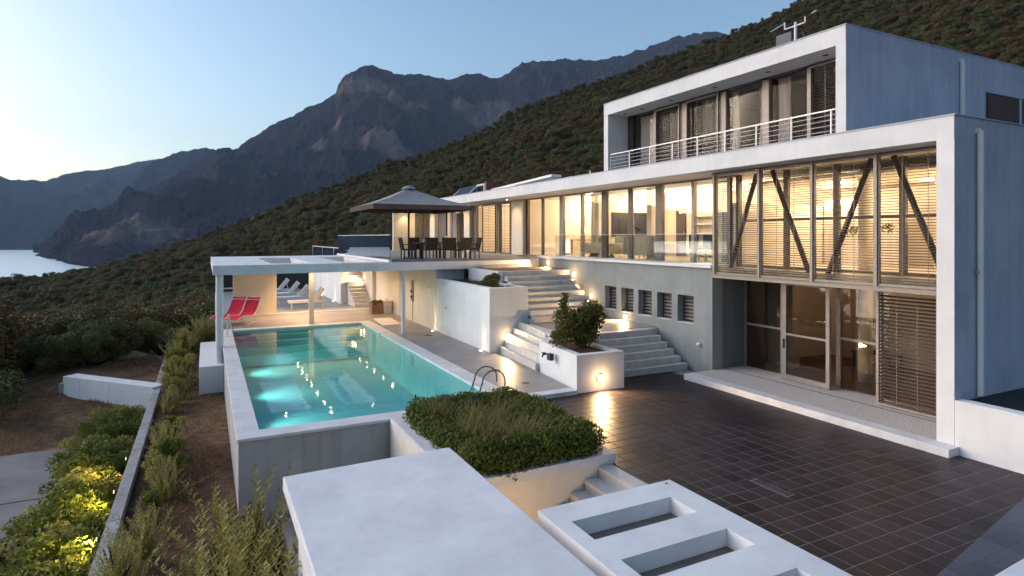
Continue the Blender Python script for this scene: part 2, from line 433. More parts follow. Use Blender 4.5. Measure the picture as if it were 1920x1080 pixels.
def site_z(x, y):
    if x > -1.5:
        z = -1.38 - 0.03 * max(0.0, 12 - y)
        if y < 12.4: z -= 0.25 * sm(12.4, 8, y)
        if x > 0.9: z = -2.6 if y < 12.9 else z
        if x > 0.7 and y > 12.9: z = -2.2
        if y > 30: z = z * (1 - sm(30, 36, y)) + (-1.45) * sm(30, 36, y)
        return z
    upper = (y - 23.9) > -(x + 1.6) * 1.097 + 0.75
    low = -2.42 + 0.55 * sm(21.6, 26.0, y + 0.25 * (x + 3))
    low -= 0.05 * max(0.0, -6 - x)
    if upper: z = -1.28 - 0.02 * max(0.0, y - 30)
    else: z = low
    if x < -4.6:
        k = sm(-1.0, 2.5, (y - 23.9) + (x + 1.6) * 1.097)
        z = low * (1 - k) + (-1.28) * k
        z -= 0.10 * (-4.6 - x) * sm(-4.6, -9, x)
    return z

def land_z(x, y):
    r = math.hypot(x, y); az = math.degrees(math.atan2(x, y))
    rc = crest_r(az); tc = crest_t(az) - 2.4 / crest_r(az)
    r0 = 34.0
    t0 = float(np.interp(az, [-150, -100, -35, -18], [-0.15, -0.32, -0.32, -0.205])) if az < -18 else float(np.interp(az, [-18, 2, 8, 25], [-0.205, -0.20, -0.150, -0.115]))
    if r < rc:
        s = max(0.0, (r - r0) / (rc - r0))
        t = t0 + (tc - t0) * (s ** 0.85)
        zh = 4 + r * t
        zh += (mnoise.fractal(Vector((x * 0.018, y * 0.018, 3.1)), 1.0, 2.0, 4)) * min(6.0, 0.018 * max(0, r - 40)) * (1 - s ** 6 * 0.6)
    else:
        zh = 4 + rc * tc - (r - rc) * 0.55
        zh = max(zh, -75.0)
    k = sm(30, 40, r)
    if k >= 1: return zh
    zs = site_z(x, y) + 0.05 * mnoise.noise(Vector((x * 0.9, y * 0.9, 0)))
    return zs * (1 - k) + zh * k

def polar_mesh(name, azs, rs, fn, mat, smooth=True):
    na, nr = len(azs), len(rs)
    verts = []
    for a in azs:
        s, c = math.sin(R(a)), math.cos(R(a))
        for r in rs: verts.append((r * s, r * c, fn(r * s, r * c)))
    faces = []
    closed = abs(azs[-1] - azs[0] - 360) < 1e-3
    for i in range(na - 1):
        for j in range(nr - 1):
            faces.append((i * nr + j, i * nr + j + 1, (i + 1) * nr + j + 1, (i + 1) * nr + j))
    me = bpy.data.meshes.new(name); me.from_pydata(verts, [], faces)
    me.polygons.foreach_set('use_smooth', [smooth] * len(faces))
    me.materials.append(mat)
    o = bpy.data.objects.new(name, me); col.objects.link(o)
    return o

azs = [-180, -172, -164, -156, -148, -140, -132, -124, -116, -108, -100, -92, -84, -76, -68, -60, -52, -46, -40, -34, -29, -25, -22, -19] + [-17 + 0.4 * i for i in range(225)] + [74, 78, 83, 90, 100, 112, 124, 136, 148, 160, 170, 180]
rs = [0.01, 2, 4, 6, 7.5] + [9 + 0.5 * i for i in range(63)] + [40.5 * (1.045 ** i) for i in range(1, 60)]
rs = sorted([r for r in rs if r < 520 and not 296 < r < 384] + [296 + 4 * i for i in range(23)])
hillside = tag(polar_mesh('hillside', azs, rs, land_z, M['ground']), kind='structure')
M['undergrowth'] = surf('hill_undergrowth', (0.034, 0.034, 0.015), (0.075, 0.060, 0.030), 0.95, 0.9, 0.8, 6, 0.05, detail=10)
hillside.data.materials.append(M['undergrowth'])
for p in hillside.data.polygons:
    if math.hypot(p.center.x, p.center.y) > 46: p.material_index = 1

LAKE_Z = -60.0
lake = MB().add([(-16000, -9000, LAKE_Z), (9000, -9000, LAKE_Z), (9000, 20000, LAKE_Z), (-16000, 20000, LAKE_Z)], [(0, 1, 2, 3)]).build('lake', M['lake'], None, fix=False)
tag(lake, kind='structure')

def ridged(x, y, s, seed, octs=6):
    return mnoise.ridged_multi_fractal(Vector((x * s, y * s, seed)), 1.0, 2.1, octs, 1.0, 2.0)

def mountain(name, pts, foot, mat, depth, step, nr, rough, seed, a_off=0.0):
    pa = [az_of(p[0]) for p in pts]; pt = [tan_of(*p) for p in pts]
    fa = [az_of(p[0]) for p in foot]; fr_ = [p[1] for p in foot]
    aa = np.arange(pa[0], pa[-1] + 1e-6, step)
    verts = []; 
    ks = [i / nr for i in range(nr + 1)] + [1.08, 1.2, 1.4]
    for a in aa:
        t = float(np.interp(a, pa, pt)); rf = float(np.interp(a, fa, fr_))
        rc = rf + depth
        zc = 4 + rc * t
        z0 = LAKE_Z - 6
        for k in ks:
            r = rf + (rc - rf) * k
            x, y = r * math.sin(R(a)), r * math.cos(R(a))
            if k <= 1:
                ang0 = (z0 - 4) / rf
                tt = ang0 + (t - ang0) * (k ** 0.9)
                z = 4 + r * tt
                g = ridged(x, y, 1 / 620.0, seed) - 1.0
                fi = mnoise.fractal(Vector((x / 90, y / 90, seed)), 0.9, 2.0, 5)
                env = math.sin(math.pi * min(1, k * 0.97)) ** 0.7
                z += rough * (g * 0.9 * env + fi * 0.24 * (env + 0.10)) + 7.0 * mnoise.noise(Vector((x / 16, y / 16, seed))) + 9.0 * abs(mnoise.noise(Vector((x / 45, y / 45, z / 30))))
            else:
                z = zc - (k - 1) * depth * 0.8
            verts.append((x, y, z))
    n = len(ks); faces = [(i * n + j, i * n + j + 1, (i + 1) * n + j + 1, (i + 1) * n + j) for i in range(len(aa) - 1) for j in range(n - 1)]
    me = bpy.data.meshes.new(name); me.from_pydata(verts, [], faces)
    me.polygons.foreach_set('use_smooth', [True] * len(faces)); me.materials.append(mat)
    o = bpy.data.objects.new(name, me); col.objects.link(o)
    return tag(o, kind='structure')

def spot_at(px, py, r):
    a = R(az_of(px)); d = tan_of(px, py)
    return (r * math.sin(a), r * math.cos(a), 4 + r * d)

dark_pts = [(62, 470), (75, 462), (90, 447), (112, 424), (135, 413), (167, 400), (200, 386), (233, 369), (290, 347), (346, 325), (380, 303), (408, 284), (425, 286), (440, 287), (460, 270), (500, 240), (530, 219), (575, 200), (605, 190), (629, 181), (634, 162), (642, 149), (660, 138), (690, 127), (712, 129), (730, 134), (760, 142), (790, 147), (850, 151), (877, 143), (905, 144), (930, 149), (955, 137), (980, 125), (1020, 117), (1065, 112), (1090, 114), (1110, 115), (1150, 104), (1200, 86), (1250, 69), (1300, 55), (1330, 51), (1352, 56), (1380, 70), (1420, 90), (1500, 120)]
dark_foot = [(62, 2620), (75, 2450), (100, 2050), (130, 1750), (160, 1590), (220, 1500), (400, 1450), (700, 1450), (1500, 1450)]
def surface_at(o, px, py):
    """the first point of a mountain mesh met in this direction"""
    a, t = az_of(px), tan_of(px, py)
    best = None
    for v in o.data.vertices:
        r = math.hypot(v.co.x, v.co.y)
        if abs(math.degrees(math.atan2(v.co.x, v.co.y)) - a) < 0.06 and (v.co.z - 4) / r >= t and (best is None or r < best[0]): best = (r, v.co)
    return tuple(best[1]) if best else (0, 5000, 0)
dark_mountain = mountain('mountain', dark_pts, dark_foot, M['ground'], 1350, 0.085, 90, 150, 4.2)
scars = [surface_at(dark_mountain, px, py) + (rad,) for px, py, rad in
         [(697, 258, 60), (720, 272, 70), (745, 285, 60), (928, 212, 90), (905, 232, 80), (870, 205, 60), (213, 440, 60), (265, 425, 80), (290, 440, 70), (178, 437, 50), (655, 165, 90), (700, 165, 90), (740, 180, 80), (775, 197, 70), (632, 232, 45), (600, 270, 50)]]
dark_mountain.data.materials[0] = mountain_mat('wooded_mountain', (0.013, 0.012, 0.025), (0.060, 0.052, 0.070), (0.085, 0.066, 0.072), (0.25, 0.185, 0.165), scars, 0.585)
far_a = [(-9000, 100), (-4000, 250), (-1800, 330), (-900, 300), (-500, 300), (-300, 318), (-150, 322), (0, 333), (20, 338), (50, 337), (85, 342), (110, 334), (150, 324), (190, 318), (230, 309), (290, 298), (310, 297), (345, 296), (370, 300), (420, 310), (520, 330)]
far_b = [(170, 440), (210, 380), (250, 330), (290, 306), (330, 290), (360, 284), (385, 279), (400, 282), (430, 292), (480, 300), (560, 310)]
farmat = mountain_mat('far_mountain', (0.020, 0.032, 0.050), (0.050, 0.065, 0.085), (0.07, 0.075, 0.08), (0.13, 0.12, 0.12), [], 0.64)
mountain('far_mountain', far_a, [(-9000, 10500), (-1500, 9000), (-700, 5600), (-300, 4000), (-100, 3850), (170, 3700), (520, 3600)], farmat, 1900, 0.16, 40, 150, 9.7)
mountain('far_mountain', far_b, [(170, 2900), (560, 2600)], farmat, 900, 0.14, 36, 90, 14.3)

# ------------------------------------------------------------------ lamps
def add_light(kind, name, loc, energy, color=WARM, radius=0.05, target=None, spot=None, blend=0.5, parent=None):
    d = bpy.data.lights.new(name, kind)
    d.energy = energy * LAMP; d.color = color; d.shadow_soft_size = radius
    if kind == 'SPOT': d.spot_size = R(spot); d.spot_blend = blend
    o = bpy.data.objects.new(name, d); col.objects.link(o)
    o.location = loc
    if target is not None: o.rotation_euler = (Vector(target) - Vector(loc)).to_track_quat('-Z', 'Y').to_euler()
    return o

# ------------------------------------------------------------------ patio of slate tiles
TS = 0.31
patio = tag(solid('patio', M['grout'], 6.365, 12.9, 1.2, 13.97, -0.5, -0.005), kind='structure')
def clip(poly, a, b, keep):
    """part of a polygon on one side of the line a-b"""
    res = []
    def side(p): return ((b[0] - a[0]) * (p[1] - a[1]) - (b[1] - a[1]) * (p[0] - a[0])) * keep
    for i in range(len(poly)):
        p, q = poly[i], poly[(i + 1) % len(poly)]
        sp, sq = side(p), side(q)
        if sp >= 0: res.append(p)
        if sp * sq < 0:
            t = sp / (sp - sq); res.append((p[0] + (q[0] - p[0]) * t, p[1] + (q[1] - p[1]) * t))
    return res
LA, LB = (7.3, 4.05), (11.5, 4.80)  # patio tiles on one side of this line are toned paler and bluer
g = 0.0075
tile_me = bpy.data.meshes.new('tile')
tm = MB(); h = TS / 2 - g
tm.add([(-h, -h, -0.012), (h, -h, -0.012), (h, h, -0.012), (-h, h, -0.012), (-h + .003, -h + .003, 0), (h - .003, -h + .003, 0), (h - .003, h - .003, 0), (-h + .003, h - .003, 0)],
       [(4, 5, 6, 7), (0, 1, 5, 4), (1, 2, 6, 5), (2, 3, 7, 6), (3, 0, 4, 7)])
tile_me.from_pydata(tm.v, [], tm.f); tile_me.materials.append(M['tile'])
cells = []
for i in range(-1, 20):
    for j in range(0, 42):
        x, y = 6.40 + (i + 0.5) * TS, 1.28 + (j + 0.5) * TS
        if x - TS / 2 < 6.36 or x > 12.2 or y > 13.95: continue
        cells.append((math.hypot(x - 0.5, y) , x, y))
cells.sort()
def in_view(x, y):
    d = Vector((x, y)); w = d.x * math.sin(R(26.8)) + d.y * math.cos(R(26.8)); l = d.x * math.cos(R(26.8)) - d.y * math.sin(R(26.8))
    if w < 0.5: return False
    px, py = CX + F * l / w, CY + F * 4 / w
    return px < 1990 and py < 1110 and not (px < 1250 + (py - 897) * 1.96 and py > 897)
far_tiles = MB(); made = 0; hid = MB()
for d, x, y in cells:
    sq = [(x - h, y - h), (x + h, y - h), (x + h, y + h), (x - h, y + h)]
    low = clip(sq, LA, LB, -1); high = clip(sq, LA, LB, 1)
    if not in_view(x, y): hid.prism(sq, -0.012, 0); continue
    if len(low) < 3 and made < 300:
        o = bpy.data.objects.new('tile', tile_me); col.objects.link(o); o.parent = patio
        o.location = (x - patio.location.x, y - patio.location.y, random.uniform(-0.0012, 0.0012) - patio.location.z)
        o.rotation_euler = (random.uniform(-.0015, .0015), random.uniform(-.0015, .0015), 0); made += 1
    elif len(low) < 3: far_tiles.prism(sq, -0.012, random.uniform(-0.0012, 0.0012))
    else:
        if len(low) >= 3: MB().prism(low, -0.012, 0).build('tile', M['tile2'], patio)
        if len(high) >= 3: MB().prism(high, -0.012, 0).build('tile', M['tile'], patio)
tag(far_tiles.build('tile', M['tile'], patio), kind='stuff')
tag(hid.build('tile', M['tile'], patio), kind='stuff')
dr = empty('floor_drain', (8.05, 6.75, 0), 0, 'long narrow metal drain grate set in the dark patio tiles', 'drain')
MB().box(7.96, 8.14, 6.39, 7.11, 0.0022, 0.005).build('frame', M['grout'], dr)
for k in range(11): MB().box(7.975, 8.125, 6.41 + k * 0.062, 6.45 + k * 0.062, 0.005, 0.010).build('bar', M['black'], dr)
low_wall = tag(MB().prism([(6.9, 3.49), (7.65, 3.53), (8.43, 3.57), (9.4, 3.62), (9.4, 2.7), (6.9, 2.5)], -0.2, 0.30).build('low_wall', M['slabwhite'], None, bevel=0.015), 'white low wall corner at the edge of the dark tiled patio', 'wall')

# ------------------------------------------------------------------ pool
pool = empty('swimming_pool', (3.6, 20.3, 0), 0, 'long rectangular swimming pool of turquoise water with white stone rim', 'swimming pool')
PX0, PX1, PY0, PY1 = 0.93, 6.28, 13.15, 27.6
MB().box(0.55, 6.7, 12.72, 13.15, -3.2, 0.06).box(0.55, 0.93, 13.15, 28.0, -3.2, 0.06).box(6.28, 6.7, 13.15, 28.0, -3.2, 0.06).box(0.93, 6.28, 27.6, 28.0, -3.2, 0.06).build('outer_wall', M['poolwall'], pool)
b_ = MB()
b_.add([(PX0, PY0, -1.5), (PX1, PY0, -1.5), (PX1, PY1, -1.2), (PX0, PY1, -1.2)], [(0, 1, 2, 3)])
e_ = 0.004
for (xa, ya, xb, yb) in ((PX0 + e_, PY0, PX0 + e_, PY1), (PX1 - e_, PY1, PX1 - e_, PY0), (PX0, PY1 - e_, PX1, PY1 - e_), (PX1, PY0 + e_, PX0, PY0 + e_)):
    b_.add([(xa, ya, -1.6), (xb, yb, -1.6), (xb, yb, 0.058), (xa, ya, 0.058)], [(0, 1, 2, 3)])
b_.build('basin', M['pooltile'], pool, fix=False)
for k in range(4):
    solid('step', M['pooltile'], PX0 + 0.01, PX1 - 0.01, PY1 - 0.35 * (k + 1), PY1 - 0.35 * k - 0.005, -1.2, -0.12 - 0.22 * k, pool)
MB().add([(PX0, PY0, 0.035), (PX1, PY0, 0.035), (PX1, PY1, 0.035), (PX0, PY1, 0.035)], [(0, 1, 2, 3)]).build('water', M['pool'], pool, fix=False)
for (a0, a1, c0, c1) in ((0.52, 6.75, 12.68, 13.17), (0.52, 0.95, 13.173, 27.58), (6.26, 6.75, 13.173, 27.58), (0.52, 6.75, 27.583, 28.02)):
    solid('coping', M['marble'], a0, a1, c0, c1, 0.06, 0.12, pool, bevel=0.008)
for lx, ly in ((0.96, 23.5), (0.96, 17.0), (6.25, 20.0)):
    pass
sk = solid('skimmer', M['black'], 6.255, 6.27, 24.1, 24.35, 0.065, 0.1, pool)

lad = empty('pool_ladder', (6.85, 14.5, 0.1), 0, 'curved steel ladder handrail rising above the hedge at the pool rim', 'ladder')
for dx in (0.0, 0.5):
    pts = [(6.05, 14.15 + dx, -0.4)] + [(6.62 + 0.32 * -math.cos(math.pi * k / 14), 14.15 + dx, 0.26 + 0.30 * math.sin(math.pi * k / 14)) for k in range(15)] + [(6.94, 14.15 + dx, 0.12)]
    MB().path(pts, 0.022).build('rail', M['darksteel'], lad, smooth=True)
hr = empty('pool_handrail', (0.72, 27.0, 0.12), 0, 'slim white upright handrail post beside the pool near red loungers', 'handrail')
MB().path([(0.74, 26.0, 0.12), (0.74, 26.0, 0.92), (0.80, 26.12, 0.97), (0.86, 26.6, 0.5), (1.0, 27.0, 0.1)], 0.025).build('rail', M['railpaint'], hr)

# ------------------------------------------------------------------ pool deck
deck = tag(MB().prism([(6.753, 13.3), (8.40, 13.3), (8.62, 15.9), (8.62, 48), (0.55, 48), (0.55, 28.023), (6.753, 28.023)], -2.4, 0.10).build('pool_deck', M['deck'], None), kind='structure')
solid('kerb_stone', M['marble'], 6.753, 8.40, 12.95, 13.297, -0.3, 0.105, deck, bevel=0.006)
solid('kerb_stone', M['marble'], 0.552, 8.3, 32.75, 32.95, 0.1, 0.112, deck)
for k, y in enumerate((16.2, 19.5, 22.8, 26.1)):
    pass
tag(MB().prism([(6.9, 26.2), (7.75, 26.2), (7.9, 28.6), (7.05, 28.6)], 0.1, 0.125).build('door_mat', M['cream'], None), 'flat pale mat on the deck beside the pool corner', 'mat')
tag(MB().lathe([(0, .004), (.11, .004), (.11, 0), (0, 0)], (7.6, 14.25, .1), 16).build('deck_drain', M['black'], None), 'small dark square drain cover in the deck near white planter', 'drain')
tag(MB().lathe([(0, .004), (.14, .004), (.14, 0), (0, 0)], (7.85, 22.9, .1), 16).build('deck_drain', M['black'], None), 'small dark drain cover under the wall shower', 'drain')
tag(MB().lathe([(0, .004), (.2, .004), (.2, .001), (0, .001)], (8.35, 11.75, 0.002), 18).build('manhole_cover', M['tile'], None), 'round dark cover set in the tiles before the planter lamp', 'manhole cover')

# far side of deck: beige wall panel, low dark fence
bp = tag(solid('wall_panel', M['cream'], 1.18, 3.19, 32.8, 33.05, 0.1, 2.67), 'beige freestanding wall panel behind the red loungers', 'wall')
rl = empty('deck_railing', (0.9, 33, 0.1), 0, 'pale horizontal guard rail between the round column and beige wall panel', 'railing')
MB().bar((0.5, 33.0, 1.45), (1.18, 33.0, 1.45), 0.05, 0.07).build('rail', M['railpaint'], rl)
MB().box(0.5, 0.55, 32.97, 33.02, 0.1, 1.45).build('post', M['railpaint'], rl)
fn = tag(MB().box(0.6, 7.0, 47.7, 47.9, 0.1, 1.5).build('boundary_fence', M['black'], None), 'low dark fence closing the far sun deck', 'fence')

# retaining wall along the deck, stairs up to the terrace
rw = empty('retaining_wall', (8.6, 29, 0.1), 0, 'long cream retaining wall behind the pool deck under the terrace', 'wall')
MB().box(8.5, 9.0, 23.8, 33.8, -0.5, 2.67).box(8.3, 8.5, 33.8, 40.5, -0.5, 3.0).build('wall', M['cream'], rw)
MB().box(8.493, 8.5, 29.0, 29.06, 0.1, 2.67).build('movement_joint', M['grout'], rw)
st = empty('garden_stairs', (7.8, 33.8, 0.1), 0, 'narrow lit outdoor stairs climbing between white walls from the pool deck', 'stairs')
for k in range(16):
    MB().box(7.34, 8.297, 33.85 + k * 0.30, 39.2, 0.1 + k * 0.181, 0.1 + (k + 1) * 0.181 - (0.001 if k % 2 else 0)).build('step', M['step'], st)
ww = empty('white_wall', (7.15, 41, 0.1), 0, 'white wall washed by two uplights beside the garden stairs', 'wall')
MB().box(6.98, 7.335, 35.9, 47.5, -0.3, 2.5).build('wall', M['white'], ww)
wr = empty('terrace_railing', (7.1, 40, 2.5), 0, 'low glass railing with pale top rail above the white wall', 'railing')
MB().bar((7.1, 34.6, 3.32), (7.1, 47, 3.32), 0.05, 0.05).build('rail', M['railpaint'], wr)
for y in (34.6, 38.7, 42.8, 47.0): MB().box(7.08, 7.12, y - 0.02, y + 0.02, 2.5, 3.3).build('post', M['railpaint'], wr)
MB().box(7.09, 7.105, 34.65, 47, 2.55, 3.28).build('pane', M['balus'], wr)

# ------------------------------------------------------------------ pergola over the pool
pg = empty('pergola', (3.3, 28.5, 0), 0, 'white flat roofed pergola with open rectangles over the pool', 'pergola')
MB().prism([(0.2, 23.3), (6.4, 23.3), (6.4, 24.12), (0.2, 24.12)], 2.67, 3.0).box(0.2, 2.16, 24.12, 30.8, 2.67, 3.0).box(3.6, 4.85, 24.12, 30.8, 2.67, 3.0).box(6.12, 6.4, 24.12, 30.8, 2.67, 3.0).box(0.2, 6.4, 30.8, 33.7, 2.67, 3.0).build('roof_slab', M['slabwhite'], pg)
MB().tube((0.42, 23.75, -0.48), (0.42, 23.75, 2.67), 0.125, n=28, cap=False).build('column', M['white'], pg, smooth=True)
MB().tube((7.07, 23.7, 0.1), (7.07, 23.7, 2.67), 0.085, n=24, cap=False).build('column', M['white'], pg, smooth=True)
MB().box(4.13, 4.34, 28.37, 28.58, 0.1, 2.67).build('column', M['cream'], pg)
tag(MB().box(-0.22, 0.548, 23.25, 28.7, -2.2, -0.45).build('column_plinth', M['white'], None, bevel=0.01), 'white block plinth under the round pergola column', 'plinth')
DL = [(4.18, y) for y in (24.8, 26.4, 27.95, 29.49, 31.07, 32.6)] + [(7.41, y) for y in (24.8, 26.4, 27.95, 29.68, 31.3, 32.85)] + [(2.62, 23.62), (4.23, 23.62), (5.84, 23.62)]
dl0 = None
for x, y in DL:
    if dl0 is None:
        dl0 = empty('downlight', (x, y, 2.67), 0, 'small round recessed downlight shining under the pergola slab', 'downlight', 'downlights under the pergola')
        MB().lathe([(0.075, 0), (0.075, -0.006), (0.05, -0.006), (0.05, 0)], (x, y, 2.67), 16).build('rim', M['steel'], dl0)
        MB().lathe([(0, -0.002), (0.05, -0.002)], (x, y, 2.67), 14).build('bulb', M['bulb'], dl0)
    else: dup(dl0, (x, y, 2.67))
    add_light('SPOT', 'downlight_beam', (x, y, 2.655), (240 if y > 29 and x < 7 else 36) if y > 26 else 14, (1.0, .60, .29), 0.04, (x, y, 0), 130, 0.8)

# ------------------------------------------------------------------ terrace
tr = empty('terrace', (10, 30, 0), 0, 'raised pale terrace slab carrying the umbrella and dining set', 'terrace')
MB().prism([(6.403, 23.3), (13.1, 23.3), (13.9, 24.2), (13.9, 44), (8.52, 44), (8.52, 34.0), (6.403, 34.0)], 2.67, 3.0).build('slab', M['white'], tr)
MB().prism([(6.60, 23.5), (13.0, 23.5), (13.88, 24.3), (13.88, 43.7), (8.72, 43.7), (8.72, 34.0), (6.6, 34.0)], 3.0, 3.015).build('paving', M['deck'], tr)
MB().box(10.3, 11.9, 22.9, 23.297, 2.66, 2.83).build('step', M['step'], tr)
MB().box(6.405, 6.55, 23.45, 34.0, 3.0, 3.09).build('kerb', M['white'], tr)
gb = empty('glass_balustrade', (6.5, 28.5, 3.09), 0, 'tall greenish glass balustrade on a white kerb beside the umbrella', 'balustrade')
for k in range(4):
    y0 = 23.5 + k * 2.62
    MB().box(6.465, 6.485, y0, y0 + 2.60, 3.09, 4.06).build('pane', M['balus'], gb)
MB().box(6.455, 6.495, 23.5, 34.0, 4.06, 4.085).build('top_rail', M['railpaint'], gb)
gb2 = empty('glass_balustrade', (8.2, 23.45, 3.0), 0, 'clear low glass balustrade in front of the dark dining set', 'balustrade')
for k in range(2):
    x0 = 6.52 + k * 1.62
    MB().box(x0, x0 + 1.6, 23.42, 23.435, 3.0, 4.02).build('pane', M['clearpane'], gb2)
MB().box(6.52, 9.74, 23.41, 23.445, 3.0, 3.12).build('clamp_strip', M['grout'], gb2)

# ------------------------------------------------------------------ white planter box, upper stairs, grey wall
pb = empty('planter_box', (9.2, 21, 0.1), 0, 'tall white planter box with uplights beside the broad stairs', 'planter')
MB().box(8.5, 9.96, 18.49, 18.74, -0.4, 2.27).box(8.5, 8.74, 18.74, 23.767, -0.4, 2.27).box(9.74, 9.96, 18.74, 20.45, -0.4, 2.27).box(9.74, 9.96, 20.45, 23.297, -0.4, 2.70).build('wall', M['white'], pb)
MB().box(8.74, 9.74, 18.74, 23.9, 1.0, 2.17).build('soil', M['soil'], pb)
MB().box(8.503, 9.74, 23.77, 23.79, 1.9, 2.665).build('back_wall', M['endgrey'], pb)

us = empty('upper_stairs', (11.4, 19, 1.08), 0, 'broad lit stone stairs climbing past the grey wall to the terrace', 'stairs')
rise = (2.70 - 1.08) / 9
for k in range(9):
    MB().box(9.963, 12.76, 18.0 + k * 0.30, 20.75, 1.0 + k * rise + (0.001 * (k % 2)), 1.08 + (k + 1) * rise).build('step', M['step'], us)
MB().box(9.963, 13.095, 20.75, 23.3, 1.5, 2.675).build('landing', M['step'], us)
MB().box(9.97, 13.09, 21.0, 23.29, 2.675, 2.697).build('decking', M['wood'], us)
MB().box(12.76, 13.095, 17.95, 20.75, 0.9, 1.12).build('gutter', M['darkgrey'], us)
ls = empty('lower_stairs', (11.5, 14.5, 0), 0, 'pale stone stairs rising from the dark patio along the grey wall', 'stairs')
for k in range(6):
    x1 = 12.98 - 0.055 * k
    MB().box(9.9, x1, 13.93 + k * 0.235, 15.42, -0.1 if k == 0 else 0.18 * k - 0.02, 0.18 * (k + 1) - 0.03 * 0).build('step', M['step'], ls)
MB().prism([(9.6, 15.42), (12.75, 15.42), (13.095, 15.42), (13.095, 17.995), (9.55, 17.995), (9.20, 16.0)], 0.1, 1.06).build('landing', M['step'], ls)
MB().prism([(9.75, 15.5), (12.70, 15.5), (13.09, 15.5), (13.09, 17.99), (9.75, 17.99)], 1.06, 1.077).build('paving', M['deck'], ls)
ds = empty('deck_stairs', (9, 17, 0.1), 0, 'pale stone stairs fanning from the pool deck to the middle landing', 'stairs')
xs = [(8.87, 8.57), (9.05, 8.72), (9.22, 8.88), (9.38, 9.04), (9.55, 9.20)]
for k, (xa, xb) in enumerate(xs):
    MB().prism([(xa, 18.487), (xb, 15.45), (9.62, 15.45), (9.62, 18.487)], -0.1 if k == 0 else 0.1 + 0.196 * k - 0.02, 0.1 + 0.196 * (k + 1) + 0.001 * (k == 4)).build('step', M['step'], ds)
ce = empty('planter_box', (9.2, 14.2, 0), 0, 'square white planter with a round wall lamp and a bushy shrub', 'planter')
PO = [(8.44, 13.04), (9.9, 13.0), (9.9, 15.45), (8.70, 15.45)]
PI_ = [(8.66, 13.24), (9.70, 13.20), (9.70, 15.25), (8.88, 15.25)]
w = MB()
for i in range(4):
    j = (i + 1) % 4
    w.prism([PO[i], PO[j], PI_[j], PI_[i]], -0.2, 0.97)
w.build('wall', M['white'], ce)
MB().prism(PI_, 0.3, 0.90).build('soil', M['soil'], ce)
tp = empty('garden_tap', (8.5, 14.35, 0.66), 0, 'black box and hose tap fixed to the white planter side', 'tap')
MB().box(8.36, 8.48, 14.25, 14.42, 0.62, 0.80).build('box', M['black'], tp)
MB().path([(8.46, 14.6, 0.74), (8.34, 14.6, 0.74), (8.31, 14.6, 0.66)], 0.025).build('spout', M['black'], tp)
MB().lathe([(0, 0), (.06, 0), (.06, .02), (0, .02)], (8.36, 14.6, .77), 12).build('handle', M['black'], tp)

gw = empty('grey_wall', (13.3, 18, 0), 0, 'grey rendered wall with a row of five small shuttered windows', 'wall')
WIN = [(17.65, 18.35), (16.68, 17.38), (15.72, 16.42), (14.77, 15.46), (13.80, 14.50)]
ZB, ZT = 1.36, 2.21
w = MB()
w.box(13.1, 13.5, 13.05, 23.3, -0.3, ZB).box(13.1, 13.5, 13.05, 23.3, ZT, 3.09)
ys = [13.05] + [v for a in sorted(WIN) for v in a] + [23.3]
for a, b in zip(ys[::2], ys[1::2]): w.box(13.1, 13.5, a, b, ZB, ZT)
w.build('wall', M['grey'], gw)
win0 = None
for a, b in sorted(WIN):
    f = MB()
    f.box(13.33, 13.37, a, a + 0.04, ZB, ZT).box(13.33, 13.37, b - 0.04, b, ZB, ZT).box(13.33, 13.37, a + .04, b - .04, ZT - .04, ZT)
    f.box(13.42, 13.44, a, b, ZB, ZT)
    fr = f.build('window', M['bronze'], gw)
    MB().box(13.085, 13.33, a + 0.01, b - 0.01, ZB, ZB + 0.02).build('sill', M['marble'], gw)
    for k in range(7):
        z = ZB + 0.09 + k * 0.112
        MB().add([(13.33, a + .04, z), (13.33, b - .04, z), (13.39, b - .04, z + .05), (13.39, a + .04, z + .05), (13.335, a + .04, z - .012), (13.335, b - .04, z - .012), (13.395, b - .04, z + .038), (13.395, a + .04, z + .038)],
                 [(0, 1, 2, 3), (7, 6, 5, 4), (0, 4, 5, 1), (1, 5, 6, 2), (2, 6, 7, 3), (3, 7, 4, 0)]).build('slat', M['taupe'], fr)
MB().box(13.0, 13.93, 13.02, 23.29, 3.09, 3.175).build('ledge', M['white'], gw)
MB().box(13.502, 14.6, 13.06, 13.35, -0.2, 2.80).build('return_wall', M['darkgrey'], gw)
gb3 = empty('glass_balustrade', (13.06, 18, 3.175), 0, 'frameless clear glass balustrade along the ledge of the lit room', 'balustrade')
for k in range(4):
    y0 = 13.1 + k * 2.2
    MB().box(13.07, 13.085, y0, y0 + 2.18, 3.175, 4.08).build('pane', M['clearpane'], gb3)
    MB().box(13.068, 13.087, y0, y0 + 2.18, 4.08, 4.09).build('edge', M['railpaint'], gb3)
tag(MB().lathe([(0, 0), (.07, 0), (.07, .05), (0, .09)], (13.06, 13.55, 0.78), 12).build('wall_valve', M['white'], None), 'small white round valve low on the grey wall', 'valve')

# ------------------------------------------------------------------ house
ho = empty('house', (16, 25, 0), 0, 'large modern white villa with a floating upper box and lit glass rooms', 'house')
FX = 12.31
XB = 21.0
# roof band of the lower storey and its end frame
MB().box(FX, XB, 6.29, 44.0, 5.82, 6.25).build('roof', M['white'], ho)
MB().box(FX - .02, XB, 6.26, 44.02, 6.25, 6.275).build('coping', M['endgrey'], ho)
MB().box(FX, FX + 0.02, 6.285, 6.59, -0.2, 5.82).build('frame', M['white'], ho)
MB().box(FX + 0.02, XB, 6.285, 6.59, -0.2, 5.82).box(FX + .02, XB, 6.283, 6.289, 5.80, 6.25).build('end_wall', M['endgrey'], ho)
MB().box(FX, 13.95, 43.75, 44.0, 2.6, 5.82).build('fin_wall', M['cream'], ho)
